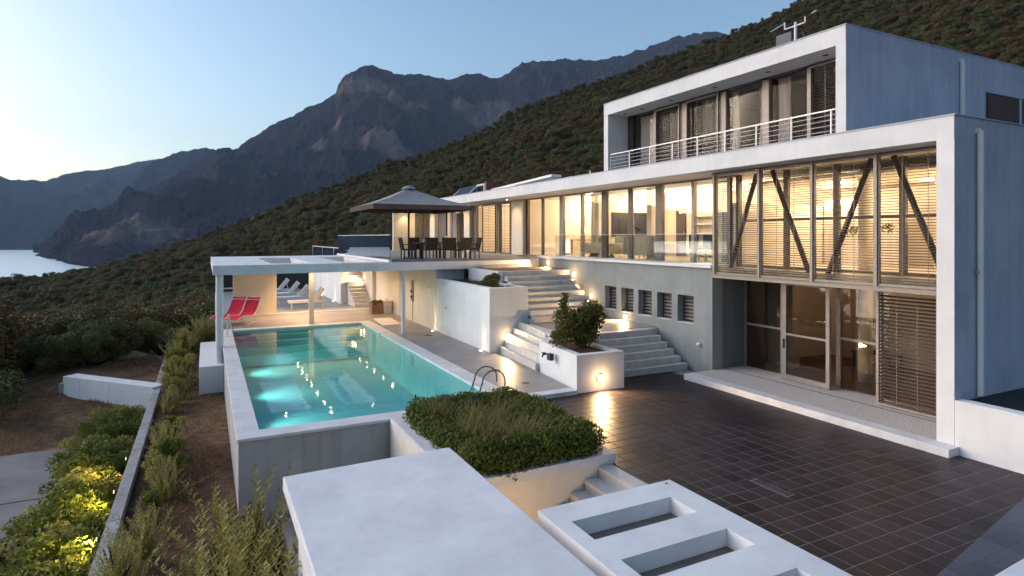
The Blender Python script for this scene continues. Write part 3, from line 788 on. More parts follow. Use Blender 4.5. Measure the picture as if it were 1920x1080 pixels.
# upper box
MB().box(FX, XB, 8.41, 17.3, 8.19, 8.58).build('roof', M['white'], ho)
MB().box(FX - .02, XB, 8.385, 17.32, 8.58, 8.60).build('coping', M['endgrey'], ho)
MB().box(FX, FX + .02, 8.403, 8.64, 6.275, 8.19).build('frame', M['white'], ho)
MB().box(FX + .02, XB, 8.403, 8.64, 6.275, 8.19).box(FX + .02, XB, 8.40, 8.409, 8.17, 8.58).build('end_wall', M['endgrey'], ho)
MB().box(FX, XB, 17.06, 17.3, 6.275, 8.19).build('end_wall', M['white'], ho)
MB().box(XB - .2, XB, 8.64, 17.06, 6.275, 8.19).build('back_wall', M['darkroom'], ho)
for k, y in enumerate((9.2, 10.8, 12.6, 14.4, 15.8, 16.7)):
    MB().lathe([(0, -.004), (.07, -.004), (.07, 0)], (12.75, y, 8.19), 12).build('soffit_spot', M['black'], ho)
# window high in the end wall
wn_ = MB().box(17.9, 20.9, 8.385, 8.398, 7.0, 7.72).build('window', M['bronze'], ho)
MB().box(17.96, 19.5, 8.37, 8.384, 7.05, 7.66).build('pane', M['darkroom'], wn_)
MB().box(19.62, 20.85, 8.37, 8.384, 7.05, 7.66).build('pane', M['darkroom'], wn_)
MB().box(19.5, 19.62, 8.365, 8.384, 7.0, 7.7).build('mullion', M['endgrey'], wn_)

def louvre(X, y0, y1, z0, z1, pitch, wdt=0.05, tilt=20, cords=2, frame=0.045, framemat=None):
    """sun screen: a frame, cords and one child per slat"""
    f = MB()
    fm = framemat or M['taupe']
    f.box(X - .03, X + .03, y0, y0 + frame, z0, z1).box(X - .03, X + .03, y1 - frame, y1, z0, z1)
    f.box(X - .03, X + .03, y0 + frame, y1 - frame, z0, z0 + frame).box(X - .03, X + .03, y0 + frame, y1 - frame, z1 - frame, z1)
    for c in range(cords):
        yc = y0 + (y1 - y0) * (c + 1) / (cords + 1)
        f.box(X - .004, X + .004, yc - .006, yc + .006, z0 + frame, z1 - frame)
    fr = f.build('louvre_screen', fm, ho)
    dx, dz = math.cos(R(tilt)) * wdt / 2, math.sin(R(tilt)) * wdt / 2
    sm_ = MB(); L_ = (y1 - y0) / 2 - frame - .004; t = .004
    sm_.add([(-dx, -L_, -dz), (-dx, L_, -dz), (dx, L_, dz), (dx, -L_, dz), (-dx, -L_, -dz - t), (-dx, L_, -dz - t), (dx, L_, dz - t), (dx, -L_, dz - t)],
            [(0, 1, 2, 3), (7, 6, 5, 4), (0, 4, 5, 1), (1, 5, 6, 2), (2, 6, 7, 3), (3, 7, 4, 0)])
    me = bpy.data.meshes.new('slat'); me.from_pydata(sm_.v, [], sm_.f); me.materials.append(M['slat'])
    n = int((z1 - z0 - 2 * frame) / pitch)
    for k in range(n):
        o = bpy.data.objects.new('slat', me); col.objects.link(o); o.parent = fr
        o.location = (X - ho.location.x, (y0 + y1) / 2 - ho.location.y, z0 + frame + (k + .5) * pitch - ho.location.z)
    return fr

# upper box glazing
UX = 13.2
Z0, Z1 = 6.28, 8.19
for a, b, c in ((15.55, 15.66, 'm'), (14.15, 14.40, 'm'), (12.59, 12.80, 'm'), (11.12, 11.32, 'm'), (9.88, 9.99, 'm'), (16.78, 17.06, 'm')):
    MB().box(UX - .05, UX + .08, a, b, Z0, Z1).build('mullion', M['taupe'] if b < 16 else M['bronze'], ho)
MB().box(UX - .05, UX + .08, 8.64, 17.06, Z1 - .06, Z1 - .001).build('head_rail', M['bronze'], ho)
for a, b in ((15.66, 16.78), (14.40, 15.55), (12.80, 14.15), (11.32, 12.59), (9.99, 11.12), (8.64, 9.88)):
    MB().box(UX + .02, UX + .03, a + .002, b - .002, Z0, Z1 - .06).build('pane', M['darkpane'], ho)
louvre(UX - .09, 14.42, 15.55, Z0, Z1 - .06, 0.062, .055, 25)
louvre(UX - .09, 12.82, 14.13, Z0, Z1 - .06, 0.062, .055, 25)
louvre(UX - .09, 8.66, 9.88, Z0, Z1 - .06, 0.062, .055, 25)
def curtain(X, y0, y1, z0, z1, waves):
    n = waves * 8
    MB().grid(lambda u, v: (X + .045 * math.sin(u * waves * 2 * math.pi) * (0.5 + 0.5 * v), y0 + (y1 - y0) * u + .02 * math.sin(v * 5 + u * 9), z1 + (z0 - z1) * v), n, 6).build('curtain', M['curtain'], ho, smooth=True, fix=False)
curtain(13.36, 15.70, 16.60, Z0, Z1 - .08, 7)
curtain(13.36, 12.28, 12.52, Z0, Z1 - .08, 3)
curtain(13.36, 11.34, 11.58, Z0, Z1 - .08, 3)
curtain(13.36, 10.60, 10.98, Z0, Z1 - .08, 4)
curtain(13.34, 14.45, 15.1, Z0, Z1 - .15, 4)
curtain(13.34, 12.9, 13.7, Z0, Z1 - .15, 4)
curtain(13.34, 8.7, 9.4, Z0, Z1 - .15, 4)
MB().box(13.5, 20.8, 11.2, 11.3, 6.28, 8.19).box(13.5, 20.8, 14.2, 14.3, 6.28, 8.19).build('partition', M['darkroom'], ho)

# floor of the main storey
MB().box(13.06, XB, 6.592, 13.0, 2.82, 2.93).build('floor_beam', M['taupe'], ho)
MB().box(13.3, XB, 6.592, 13.04, 2.93, 3.12).box(13.932, XB, 13.042, 44.0, 2.75, 3.12).build('floor', M['floor'], ho)
MB().box(19.4, 19.6, 6.592, 43.75, 3.12, 5.82).build('back_wall', M['inwall'], ho)
MB().box(13.95, 19.4, 12.98, 13.1, 3.12, 5.0).build('partition', M['inwall'], ho)
MB().box(13.95, 19.4, 25.85, 26.0, 3.12, 5.82).box(13.95, 19.4, 32.9, 33.05, 3.12, 5.82).box(15.2, 19.4, 22.2, 22.32, 3.12, 5.82).box(13.98, 14.2, 37.0, 37.2, 3.12, 5.82).build('partition', M['inwall'], ho)

MB().box(16.9, 17.05, 7.6, 9.1, 3.12, 5.82).build('partition', M['inwall'], ho)
MB().box(17.8, 17.95, 10.4, 12.9, 3.12, 5.2).build('partition', M['curtain'], ho)
MB().box(15.0, 15.06, 6.9, 7.5, 3.12, 5.7).build('partition', M['curtain'], ho)
MB().box(14.4, 19.3, 6.7, 12.9, 5.55, 5.60).build('ceiling_raft', M['inwall'], ho)
# louvred bays with steel braces
GX = 14.05
BAY = [6.592, 8.17, 9.73, 11.29, 12.86]
for i in range(4):
    louvre(13.02, BAY[i] + .02, BAY[i + 1] - .02, 2.94, 5.78, 0.058, .056, 16)
for y in BAY[1:]:
    MB().box(12.95, 13.1, y - .035, y + .035, 2.93, 5.80).build('mullion', M['taupe'], ho)
MB().box(12.95, 13.1, 6.592, 12.9, 5.785, 5.815).build('head_rail', M['bronze'], ho)
for a, b in (((11.74, 5.72), (12.70, 3.0)), ((11.23, 5.76), (10.08, 2.98)), ((8.54, 5.77), (9.66, 3.0)), ((8.05, 5.76), (6.95, 2.98))):
    MB().tube((13.42, a[0], a[1]), (13.42, b[0], b[1]), 0.065, n=12).build('brace', M['bronze'], ho, smooth=True)
for y in (8.22, 9.83, 11.3, 12.95, 6.65):
    MB().box(GX - .04, GX + .06, y - .07, y + .07, 3.12, 5.82).build('mullion', M['bronze'], ho)
MB().box(GX - .03, GX + .05, 6.6, 13.0, 4.43, 4.50).build('transom', M['bronze'], ho)
MB().box(GX - .03, GX + .05, 6.6, 13.0, 3.12, 3.20).build('transom', M['bronze'], ho)
MB().box(GX, GX + .01, 6.6, 13.0, 3.2, 5.8).build('pane', M['pane'], ho)

# long glazed wing
WX = 13.9
def mull(a, b, m='taupe', x0=WX - .06, x1=WX + .06): MB().box(x0, x1, a, b, 3.12, 5.76).build('mullion', M[m], ho)
def wpane(a, b, x=WX): MB().box(x, x + .01, a + .002, b - .002, 3.14, 5.74).build('pane', M['pane'], ho)
MB().box(WX - .08, WX + .08, 13.0, 43.75, 5.76, 5.818).build('head_rail', M['taupe'], ho)
MB().box(WX - .08, WX + .08, 13.1, 43.75, 3.122, 3.16).build('sill_rail', M['taupe'], ho)
for a, b, m in ((14.57, 14.69, 'taupe'), (16.08, 16.35, 'bronze'), (17.78, 17.93, 'bronze'), (19.30, 19.55, 'bronze'), (20.97, 21.11, 'taupe'), (22.50, 22.71, 'taupe'), (24.29, 24.39, 'bronze'), (25.72, 25.91, 'bronze'), (27.07, 27.5, 'bronze'), (28.8, 29.25, 'bronze'), (31.9, 32.45, 'bronze'), (34.2, 34.3, 'bronze'), (36.9, 38.4, 'bronze'), (42.0, 42.3, 'bronze'), (13.1, 13.2, 'bronze')):
    mull(a, b, m)
for a, b, x in ((13.2, 14.57, WX), (14.69, 16.08, WX), (16.35, 17.78, WX - .03), (17.93, 19.30, WX), (19.55, 20.97, WX - .03), (21.11, 22.5, WX), (22.71, 24.29, WX - .03), (24.39, 25.72, WX), (31.1, 31.9, WX), (40, 42, WX), (42.3, 43.7, WX)):
    wpane(a, b, x)
for a, b in ((16.35, 16.43), (17.70, 17.78), (19.55, 19.63), (22.63, 22.71), (22.71, 22.80), (24.21, 24.29)): mull(a, b, 'bronze', WX - .05, WX - .005)
for a, b in ((25.91, 27.07), (32.5, 33.36), (38.5, 39.5)):
    MB().box(WX - .25, WX + .1, a, b, 3.12, 5.82).build('pier', M['cream'], ho)
louvre(WX - .1, 27.5, 28.8, 3.14, 5.74, .085, .07, 20, 1, .045, M['bronze'])
louvre(WX - .1, 29.25, 31.0, 3.14, 5.74, .085, .07, 20, 1, .045, M['bronze'])
louvre(WX - .1, 34.3, 35.7, 3.14, 5.74, .085, .07, 20, 1, .045, M['bronze'])
louvre(WX - .1, 39.6, 42.0, 3.14, 5.74, .10, .08, 20, 1, .045, M['bronze'])
curtain(14.1, 33.4, 34.2, 3.14, 5.7, 5); curtain(14.1, 35.7, 36.85, 3.14, 5.7, 6)

# ground floor lobby behind the dark doors
DX = 14.45
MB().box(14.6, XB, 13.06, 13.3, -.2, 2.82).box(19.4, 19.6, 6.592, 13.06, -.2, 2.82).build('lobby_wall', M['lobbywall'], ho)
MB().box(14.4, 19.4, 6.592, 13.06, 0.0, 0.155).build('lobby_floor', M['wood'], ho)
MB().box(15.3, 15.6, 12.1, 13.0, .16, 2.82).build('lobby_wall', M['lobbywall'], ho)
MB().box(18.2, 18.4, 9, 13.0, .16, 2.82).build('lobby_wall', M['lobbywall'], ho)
for a, b, x in ((13.0, 13.06, DX), (11.65, 11.78, DX), (9.98, 10.10, DX), (8.66, 8.78, 14.0)):
    MB().box(x - .05, x + .05, a, b, .16, 2.82).build('mullion', M['taupe'], ho)
for a, b in ((11.78, 13.0), (8.78, 9.98)):
    MB().box(DX, DX + .012, a, b, .16, 2.82).build('pane', M['doorpane'], ho)
    MB().box(DX - .03, DX + .04, a, b, 1.38, 1.44).build('transom', M['taupe'], ho)
sd = MB().box(13.93, 14.0, 11.22, 11.36, .17, 2.80).box(13.93, 14.0, 9.95, 10.05, .17, 2.80).box(13.93, 14.0, 10.05, 11.22, .17, .30).box(13.93, 14.0, 10.05, 11.22, 2.70, 2.80).box(13.93, 14.0, 10.05, 11.22, 1.36, 1.41).build('sliding_door', M['taupe'], ho)
MB().box(13.955, 13.967, 10.05, 11.22, .3, 2.7).build('pane', M['doorpane'], sd)
MB().box(13.90, 13.93, 11.27, 11.30, 1.0, 1.25).build('handle', M['black'], sd)
lv = louvre(13.74, 7.30, 8.62, .17, 2.80, 0.080, .072, 24, 2, .05)
MB().box(13.72, 13.78, 6.6, 7.30, .17, 2.80).build('louvre_infill', M['slat'], ho)
MB().tube((15.6, 10.1, .155), (15.6, 10.1, 2.82), 0.17, n=24).build('column', M['inwall'], ho, smooth=True)
MB().tube((15.6, 10.1, 3.12), (15.6, 10.1, 5.82), 0.17, n=24).build('column', M['inwall'], ho, smooth=True)
for y in (18.4, 14.9, 21.9):
    MB().box(15.2, 15.45, y - .14, y + .14, 3.12, 5.82).build('column', M['inwall'], ho)
# door terrace
cb = empty('door_step', (13, 9.6, 0), 0, 'white edged pebble stone step along the ground floor doors', 'step')
MB().box(11.97, 12.33, 6.2, 13.0, -.1, .155).build('kerb', M['marble'], cb, bevel=.008)
MB().box(12.335, 13.5, 6.592, 13.0, -.1, .150).box(13.58, 14.45, 6.592, 13.05, -.1, .150).build('pebble_floor', M['pebble'], cb)
MB().box(13.5, 13.58, 6.592, 13.0, -.1, .148).build('track', M['grout'], cb)

# downpipes, kerb and side terrace on the end wall
dp = empty('downpipe', (16.7, 8.35, 6.3), 0, 'white rain downpipe on the upper box side wall', 'downpipe')
MB().path([(16.7, 8.40, 8.36), (16.7, 8.34, 8.36), (16.7, 8.34, 6.28)], .05, 10).build('pipe', M['white'], dp)
dp2 = empty('downpipe', (13.05, 6.2, .95), 0, 'tall white rain downpipe on the lower side wall', 'downpipe')
MB().path([(13.05, 6.29, 6.0), (13.05, 6.21, 6.0), (13.05, 6.21, 1.0)], .055, 12).build('pipe', M['white'], dp2)
MB().box(12.98, 13.12, 6.20, 6.284, 3.3, 3.36).build('bracket', M['steel'], dp2)
sp = tag(solid('side_terrace', M['tile'], 12.56, 24, -4, 6.28, -.3, .94), kind='structure')
pw = empty('parapet_wall', (12.4, 2, 0), 0, 'white parapet wall running on from the house corner beside the patio', 'wall')
MB().box(12.31, 12.555, -4, 6.278, -.2, .99).build('wall', M['white'], pw)

# balcony railing
br = empty('balcony_railing', (12.4, 12.8, 6.24), 0, 'white metal railing with four thin rails on the upper balcony', 'railing')
for k in range(9):
    y = 8.81 + k * 1.026
    MB().box(12.385, 12.415, y - .016, y + .016, 6.25, 6.82).build('post', M['railpaint'], br)
MB().bar((12.4, 8.64, 6.82), (12.4, 17.06, 6.82), .038, .030).build('top_rail', M['railpaint'], br)
for z in (6.36, 6.48, 6.60, 6.71):
    MB().tube((12.4, 8.64, z), (12.4, 17.06, z), .007, n=6).build('rail', M['railpaint'], br)
# ------------------------------------------------------------------ wall lamps and uplights
def wall_lamp(label, p, nrm, energy, r=0.075):
    o = empty('wall_lamp', p, 0, label, 'wall lamp')
    n = Vector(nrm); q = Vector(p)
    MB().tube(q, q + n * .025, r + .03, n=18).build('rim', M['steel'], o)
    MB().tube(q + n * .026, q + n * .05, r, r * .7, n=16).build('bulb', M['bulb'], o)
    add_light('POINT', 'lamp_glow', q + n * .20, energy * .16, WARM, .05)
    add_light('SPOT', 'lamp_beam', q + n * .055, energy * 13.0, WARM, .06, q + n - Vector((0, 0, .35)), 150, .6)
    return o
wall_lamp('round lit lamp on the grey wall at the top stair landing', (13.098, 22.43, 2.88), (-1, 0, 0), 22)
wall_lamp('round lit lamp on the grey wall beside the topmost treads', (13.098, 20.40, 2.52), (-1, 0, 0), 22)
wall_lamp('round lit lamp on the grey wall halfway down the broad stairs', (13.098, 19.18, 1.76), (-1, 0, 0), 22)
wall_lamp('round lit lamp on the grey wall above the middle landing', (13.098, 17.08, 1.20), (-1, 0, 0), 24)
wall_lamp('round lit lamp low on the tall planter box beside the deck stairs', (9.19, 18.488, 0.63), (0, -1, 0), 20)
wall_lamp('bright round lamp on the square planter facing the dark tiles', (9.15, 13.018, 0.33), (0, -1, 0), 26, .085)
wall_lamp('small lit lamp low on the narrow garden stairs wall', (8.298, 35.6, 1.65), (-1, 0, 0), 14)
wall_lamp('small lit lamp high on the narrow garden stairs wall', (8.298, 37.9, 2.75), (-1, 0, 0), 16)
def uplight(label, x, y, wx, e):
    o = empty('ground_uplight', (x, y, .1), 0, label, 'uplight')
    MB().lathe([(0.07, 0), (.07, .012), (.045, .012)], (x, y, .1), 14).build('rim', M['steel'], o)
    MB().lathe([(0, .012), (.045, .012)], (x, y, .1), 12).build('bulb', M['bulb'], o)
    add_light('SPOT', 'uplight_beam', (x, y, .125), e, WARM, .02, (wx + .02, y, 2.6), 46, .9)
uplight('lit ground uplight at the foot of the retaining wall by the shower', 8.37, 23.87, 8.5, 26)
uplight('lit ground uplight at the corner of the tall white planter box', 8.38, 18.94, 8.5, 26)
uplight('lit ground uplight on the white wall close to the stair foot', 6.87, 37.6, 6.98, 26)
uplight('lit ground uplight on the white wall farther along the sun deck', 6.87, 41.8, 6.98, 26)

# lamps added on the unseen pool wall face to brighten the water
for y in (14.9, 18.3, 21.7, 25.1):
    x = 0.936
    tag(MB().tube((x, y, -.40), (x + .02, y, -.40), .11, n=16).build('pool_fill_lamp', M['poolfill'], None), 'unseen round lamp added in the pool wall to brighten the water', 'fill lamp', 'lamps added to brighten the pool')
    add_light('SPOT', 'pool_fill_beam', (x + .04, y, -.40), 150, (.72, 1.0, .84), .10, (x + 5, y, -2.1), 96, 1.0)
# rooms: ceiling lamps
cl0 = None
CL = [(16.0, 7.6), (17.6, 9.4), (16.2, 11.2), (17.4, 12.3), (16.6, 14.4), (17.6, 17.0), (16.2, 19.2), (17.4, 21.4), (16.0, 23.6), (17.0, 25.0), (16.4, 28.0), (16.4, 30.6), (15.6, 34.8), (15.6, 38.2), (15.4, 42.2)]
for x, y in CL:
    if cl0 is None:
        cl0 = empty('ceiling_lamp', (x, y, 5.82), 0, 'small round lit spot lamp on the living room ceiling', 'ceiling lamp', 'ceiling lamps of the lit rooms')
        MB().lathe([(.10, 0), (.10, -.03), (.07, -.03)], (x, y, 5.82), 14).build('rim', M['steel'], cl0)
        MB().lathe([(0, -.028), (.07, -.028)], (x, y, 5.82), 12).build('bulb', M['bulb'], cl0)
    else: dup(cl0, (x, y, 5.82))
    add_light('POINT', 'room_light', (x, y, 5.45), 68 if y < 13 else 88, (1.0, .71, .45), .12)
add_light('POINT', 'room_light', (17.2, 8.2, 2.5), 12, (1, .7, .42), .1)
add_light('POINT', 'room_light', (16.6, 11.4, 2.5), 14, (1, .7, .42), .1)
add_light('POINT', 'room_light', (15.3, 9.0, 2.6), 11, (1, .7, .42), .1)
sf0 = None
for y in (26.5, 33.0, 39.0, 43.4):
    if sf0 is None:
        sf0 = empty('soffit_lamp', (13.1, y, 5.82), 0, 'tiny lit lamp under the roof overhang of the glazed wing', 'soffit lamp', 'soffit lamps of the glazed wing')
        MB().lathe([(.06, 0), (.06, -.02), (.045, -.02)], (13.1, y, 5.82), 12).build('rim', M['steel'], sf0)
        MB().lathe([(0, -.018), (.045, -.018)], (13.1, y, 5.82), 12).build('bulb', M['bulb'], sf0)
    else: dup(sf0, (13.1, y, 5.82))
    add_light('SPOT', 'soffit_beam', (13.1, y, 5.79), 38, WARM, .04, (13.3, y, 3), 120, .8)
# lower gate stairs and garden lights
add_light('POINT', 'stair_light', (3.9, 7.2, -0.9), 26, WARM, .1)
for y, e, lb in ((17.0, 60, 'small spotlight on the garden wall over the far end of the lit hedge'), (12.7, 90, 'small spotlight on the garden wall over the brightest hedge leaves'), (14.9, 50, 'small spotlight on the garden wall midway along the lit hedge')):
    gl = empty('garden_spotlight', (-1.68, y, -1.3), 0, lb, 'garden light')
    MB().tube((-1.622, y, -1.28), (-1.70, y, -1.28), .035, n=10).build('housing', M['black'], gl)
    MB().tube((-1.701, y, -1.28), (-1.712, y, -1.28), .030, n=10).build('bulb', M['shade'], gl)
    add_light('SPOT', 'garden_beam', (-1.74, y, -1.27), e, (1.0, .74, .20), .04, (-3.2, y - .3, -1.75), 150, .8)

# ------------------------------------------------------------------ gate roof slabs and steps down
gs = empty('gate_roof', (2.1, 6, .5), 0, 'broad plain white flat roof slab over the garden gate', 'roof slab')
MB().prism([(.94, 8.86), (3.41, 8.93), (3.41, 2.6), (.94, 2.6)], .51, .70).build('slab', M['slabwhite'], gs, bevel=.018)
MB().box(1.1, 1.3, 2.8, 8.5, -3.2, .508).box(3.05, 3.25, 2.8, 6.6, -3.2, .508).build('wall', M['white'], gs)
g2 = empty('gate_pergola', (4.6, 4.4, .5), 0, 'white concrete pergola slab pierced by a row of rectangular openings', 'pergola')
holes = [(5.48, 5.95), (4.62, 5.02), (3.70, 4.11), (2.85, 3.26)]
w = MB(); ya = 6.38
for a, b in holes:
    w.box(3.57, 5.62, b, ya, .50, .70); w.box(3.57, 3.78, a, b, .50, .70); w.box(5.26, 5.62, a, b, .50, .70); ya = a
w.box(3.57, 5.62, 2.2, ya, .50, .70)
bm_o = w.build('slab', M['slabwhite'], g2)
MB().box(5.4, 5.6, 2.2, 6.2, -2.6, .498).build('wall', M['white'], g2)
MB().box(3.6, 5.39, 2.3, 6.3, .455, .497).build('soffit_board', M['brownboard'], g2)
MB().lathe([(0, .003), (.022, .003), (.022, 0)], (5.5, 6.3, .70), 12).build('rain_hole', M['black'], g2)
es = empty('entry_stairs', (5, 8, -1), 0, 'pale stone steps descending from the patio beside the cream planter wall', 'stairs')
for k in range(9):
    x1 = 6.36 if k == 0 else 6.08 - 0.29 * (k - 1)
    x0 = 6.08 - 0.29 * k
    z = 0.001 if k == 0 else -0.17 * k
    MB().box(x0, x1, 6.42, 8.70, z - .45, z).build('step', M['step'], es)
tag(solid('gate_landing', M['deck'], 1.3, 3.48, 2.0, 12.6, -3.0, -1.50), kind='structure')

# ------------------------------------------------------------------ hedge planter between pool and patio
hp = empty('planter_bed', (5, 10.6, 0), 0, 'large raised planting bed with a white ledge between pool and patio', 'planter')
O_ = [(3.48, 8.70), (6.47, 8.73), (6.47, 12.60), (3.48, 12.60)]
I_ = [(3.80, 9.02), (6.15, 9.05), (6.15, 12.30), (3.80, 12.30)]
w = MB(); w2 = MB()
for i in range(4):
    j = (i + 1) % 4
    w2.prism([O_[i], O_[j], I_[j], I_[i]], .02, .18)
    s_ = lambda p: (p[0] + (.006 if p[0] < 5 else -.006), p[1] + (.006 if p[1] < 10 else -.006))
    w.prism([s_(O_[i]), s_(O_[j]), I_[j], I_[i]], -2.6, .018)
w.build('wall', M['cream'], hp)
w2.build('ledge', M['marble'], hp)
MB().prism([(3.81, 9.03), (6.14, 9.06), (6.14, 12.29), (3.81, 12.29)], -.3, .12).build('soil', M['soil'], hp)
MB().tube((3.5, 12.64, -1.2), (3.5, 12.64, .02), .03, n=8).build('drain_pipe', M['concrete'], hp)

# ------------------------------------------------------------------ leaves
rng = np.random.default_rng(11)
def quads_mesh(name, C, A, B, mat, fold=0.0):
    """many small leaf faces: centres C, half axes A and B"""
    n = len(C)
    V = np.empty((n, 4, 3)); V[:, 0] = C - A; V[:, 1] = C - B * 1.0; V[:, 2] = C + A; V[:, 3] = C + B
    me = bpy.data.meshes.new(name)
    me.vertices.add(n * 4); me.vertices.foreach_set('co', V.reshape(-1).astype(np.float32))
    me.loops.add(n * 4); me.loops.foreach_set('vertex_index', np.arange(n * 4, dtype=np.int32))
    me.polygons.add(n); me.polygons.foreach_set('loop_start', np.arange(0, n * 4, 4, dtype=np.int32))
    me.update(calc_edges=True); me.materials.append(mat)
    return me
def unit(n, up=0.0):
    d = rng.normal(size=(n, 3)); d[:, 2] += up
    return d / np.linalg.norm(d, axis=1, keepdims=True)
def crown(name, blobs, n, size, mat, shell=0.55, droop=0.0, aspect=0.45):
    bl = np.array(blobs, float); w = bl[:, 3] ** 2; idx = rng.choice(len(bl), n, p=w / w.sum())
    d = unit(n, .25); rad = bl[idx, 3] * (shell + (1 - shell) * rng.random(n) ** .6)
    C = bl[idx, :3] + d * rad[:, None] * np.array([1, 1, .85])
    nr = d + unit(n) * .9; nr /= np.linalg.norm(nr, axis=1, keepdims=True)
    t = np.cross(nr, unit(n)); t /= np.linalg.norm(t, axis=1, keepdims=True); b = np.cross(nr, t)
    s = size * (.55 + .8 * rng.random(n))
    t[:, 2] -= droop
    return quads_mesh(name, C, t * s[:, None], b * s[:, None] * aspect, mat)
def link(name, me, parent=None, loc=(0, 0, 0)):
    o = bpy.data.objects.new(name, me); col.objects.link(o); o.location = loc
    if parent: o.parent = parent
    return o
def blobset(n, r, h, rmin, rmax, z0):
    return [(random.gauss(0, r * .5), random.gauss(0, r * .5), z0 + random.random() * h, random.uniform(rmin, rmax)) for _ in range(n)]

# clipped hedge round the bed and the growth inside
hm = []
for k in range(70):
    t = k / 70
    per = [(4.0, 9.1), (6.1, 9.1), (6.15, 12.2), (4.0, 12.2)]
    s_ = t * 4; i = int(s_); f = s_ - i
    p, q = per[i], per[(i + 1) % 4]
    big = .38 if (i in (0, 1)) else .31
    hm.append((p[0] + (q[0] - p[0]) * f + random.uniform(-.07, .07), p[1] + (q[1] - p[1]) * f + random.uniform(-.07, .07), .28 + random.uniform(-.04, .1) - (.05 if i == 3 else 0), big * random.uniform(.85, 1.15)))
hedge = empty('hedge', (5, 10.6, .12), 0, 'dense rounded green hedge ring in the raised planting bed', 'hedge')
me = crown('foliage', [(a - 5, b - 10.6, c - .12, r) for a, b, c, r in hm], 46000, .034, M['hedge'], .62, aspect=.55)
link('foliage', me, hedge)
def blades(name, pts, mat, hmin, hmax, wid, lean, seg=4):
    V, Fc = [], []
    for (x, y, z) in pts:
        hgt = random.uniform(hmin, hmax); a = random.uniform(0, 6.283); ln = random.uniform(.2, 1) * lean * hgt
        dx, dy = math.cos(a), math.sin(a); px_, py_ = -dy, dx
        b0 = len(V)
        for s in range(seg + 1):
            t = s / seg; wv = wid * (1 - t ** 1.5) * .5 + .0006
            cx_, cy_, cz_ = x + dx * ln * t * t, y + dy * ln * t * t, z + hgt * (t - .35 * lean * t * t * t)
            V.append((cx_ - px_ * wv, cy_ - py_ * wv, cz_)); V.append((cx_ + px_ * wv, cy_ + py_ * wv, cz_))
        for s in range(seg): Fc.append((b0 + 2 * s, b0 + 2 * s + 1, b0 + 2 * s + 3, b0 + 2 * s + 2))
    me = bpy.data.meshes.new(name); me.from_pydata(V, [], Fc); me.materials.append(mat)
    return me
pts = []
for _ in range(60):
    cx_, cy_ = random.uniform(4.0, 5.9), random.uniform(9.3, 11.9)
    if cx_ > 5.0 and cy_ > 9.9: 
        if random.random() < .75: continue
    for _ in range(34): pts.append((cx_ + random.gauss(0, .07), cy_ + random.gauss(0, .07), .12))
tag(link('grass', blades('grass', pts, M['grass'], .35, .95, .015, .9)), kind='stuff', label='long loose grass growing inside the hedge ring')
pts = [(random.uniform(4.2, 6.0), random.uniform(9.3, 12.1), .12) for _ in range(500)]
tag(link('dry_grass', blades('dry_grass', pts, M['drygrass'], .2, .6, .008, .5)), kind='stuff', label='dry straw stalks among the hedge')

# shrub in the square planter
sh = empty('bushy_shrub', (9.42, 14.25, .9), 0, 'bushy dark leafed shrub growing in the square white planter', 'shrub')
bl = [(random.gauss(0, .30), random.gauss(0, .32), random.uniform(.28, 1.0), random.uniform(.2, .36)) for _ in range(34)]
bl += [(-.55 + random.uniform(-.08, .08), .1, 1.0 + .09 * k, .13) for k in range(6)] + [(.40, .2, 1.05, .34), (.5, .1, .8, .34), (.35, -.1, 1.0, .3), (.15, 0, .9, .36), (-.2, 0, .7, .36)]
link('foliage', crown('foliage', bl, 8200, .048, M['shrub'], .35, aspect=.55), sh)
stm = MB()
for k in range(15):
    b = bl[k * 3 % len(bl)]
    p0 = Vector((random.uniform(-.1, .1), random.uniform(-.1, .1), -.02)); p2 = Vector(b[:3]); p1 = p0.lerp(p2, .5) + Vector((random.uniform(-.1, .1), random.uniform(-.1, .1), .08))
    stm.tube(p0, p1, .02, .014, 6).tube(p1, p2, .014, .006, 6)
so = stm.build('stem', M['bark'], None); so.parent = sh
gl_ = [(random.uniform(-.8, .6), random.uniform(-.9, .8), .04) for _ in range(260)]
# round shrub in the tall box
rs_ = empty('round_shrub', (9.05, 19.6, 2.17), 0, 'small round dark green shrub in the tall white planter box', 'shrub')
link('foliage', crown('foliage', [(random.gauss(0, .18), random.gauss(0, .2), .22 + random.uniform(-.08, .15), .22) for _ in range(12)], 5200, .034, M['shrub'], .5), rs_)
lowp = [(random.uniform(8.8, 9.65), random.uniform(19.2, 23.4), 2.17) for _ in range(700)]
tag(link('ground_cover', blades('ground_cover', lowp, M['shrub'], .08, .22, .025, .8)), kind='stuff', label='low dark creeping plants in the tall planter box')

# rosemary bushes in the garden strip
def spiky(name, nst, h, spread, leaf, mat):
    Cs, As, Bs = [], [], []
    for _ in range(nst):
        a = random.uniform(0, 6.283); ln = abs(random.gauss(0, .45)) * spread; hh = h * random.uniform(.55, 1.05)
        x0, y0 = random.gauss(0, .16) * spread, random.gauss(0, .16) * spread
        nl = int(hh / .013)
        for k in range(nl):
            t = k / nl
            if t < .12: continue
            c = np.array([x0 + math.cos(a) * ln * t ** 1.6, y0 + math.sin(a) * ln * t ** 1.6, hh * t])
            ph = k * 2.4; d = np.array([math.cos(ph), math.sin(ph), .75]); d /= np.linalg.norm(d)
            s = leaf * (1.05 - .5 * t) * random.uniform(.8, 1.2)
            side = np.cross(d, [0, 0, 1]); side /= np.linalg.norm(side)
            Cs.append(c + d * s); As.append(d * s); Bs.append(side * s * .36)
    return quads_mesh(name, np.array(Cs), np.array(As), np.array(Bs), mat)
ros_me = [spiky('foliage', 44, 1.15, .9, .050, M['rosemary']) for _ in range(3)]
leafy_me = []
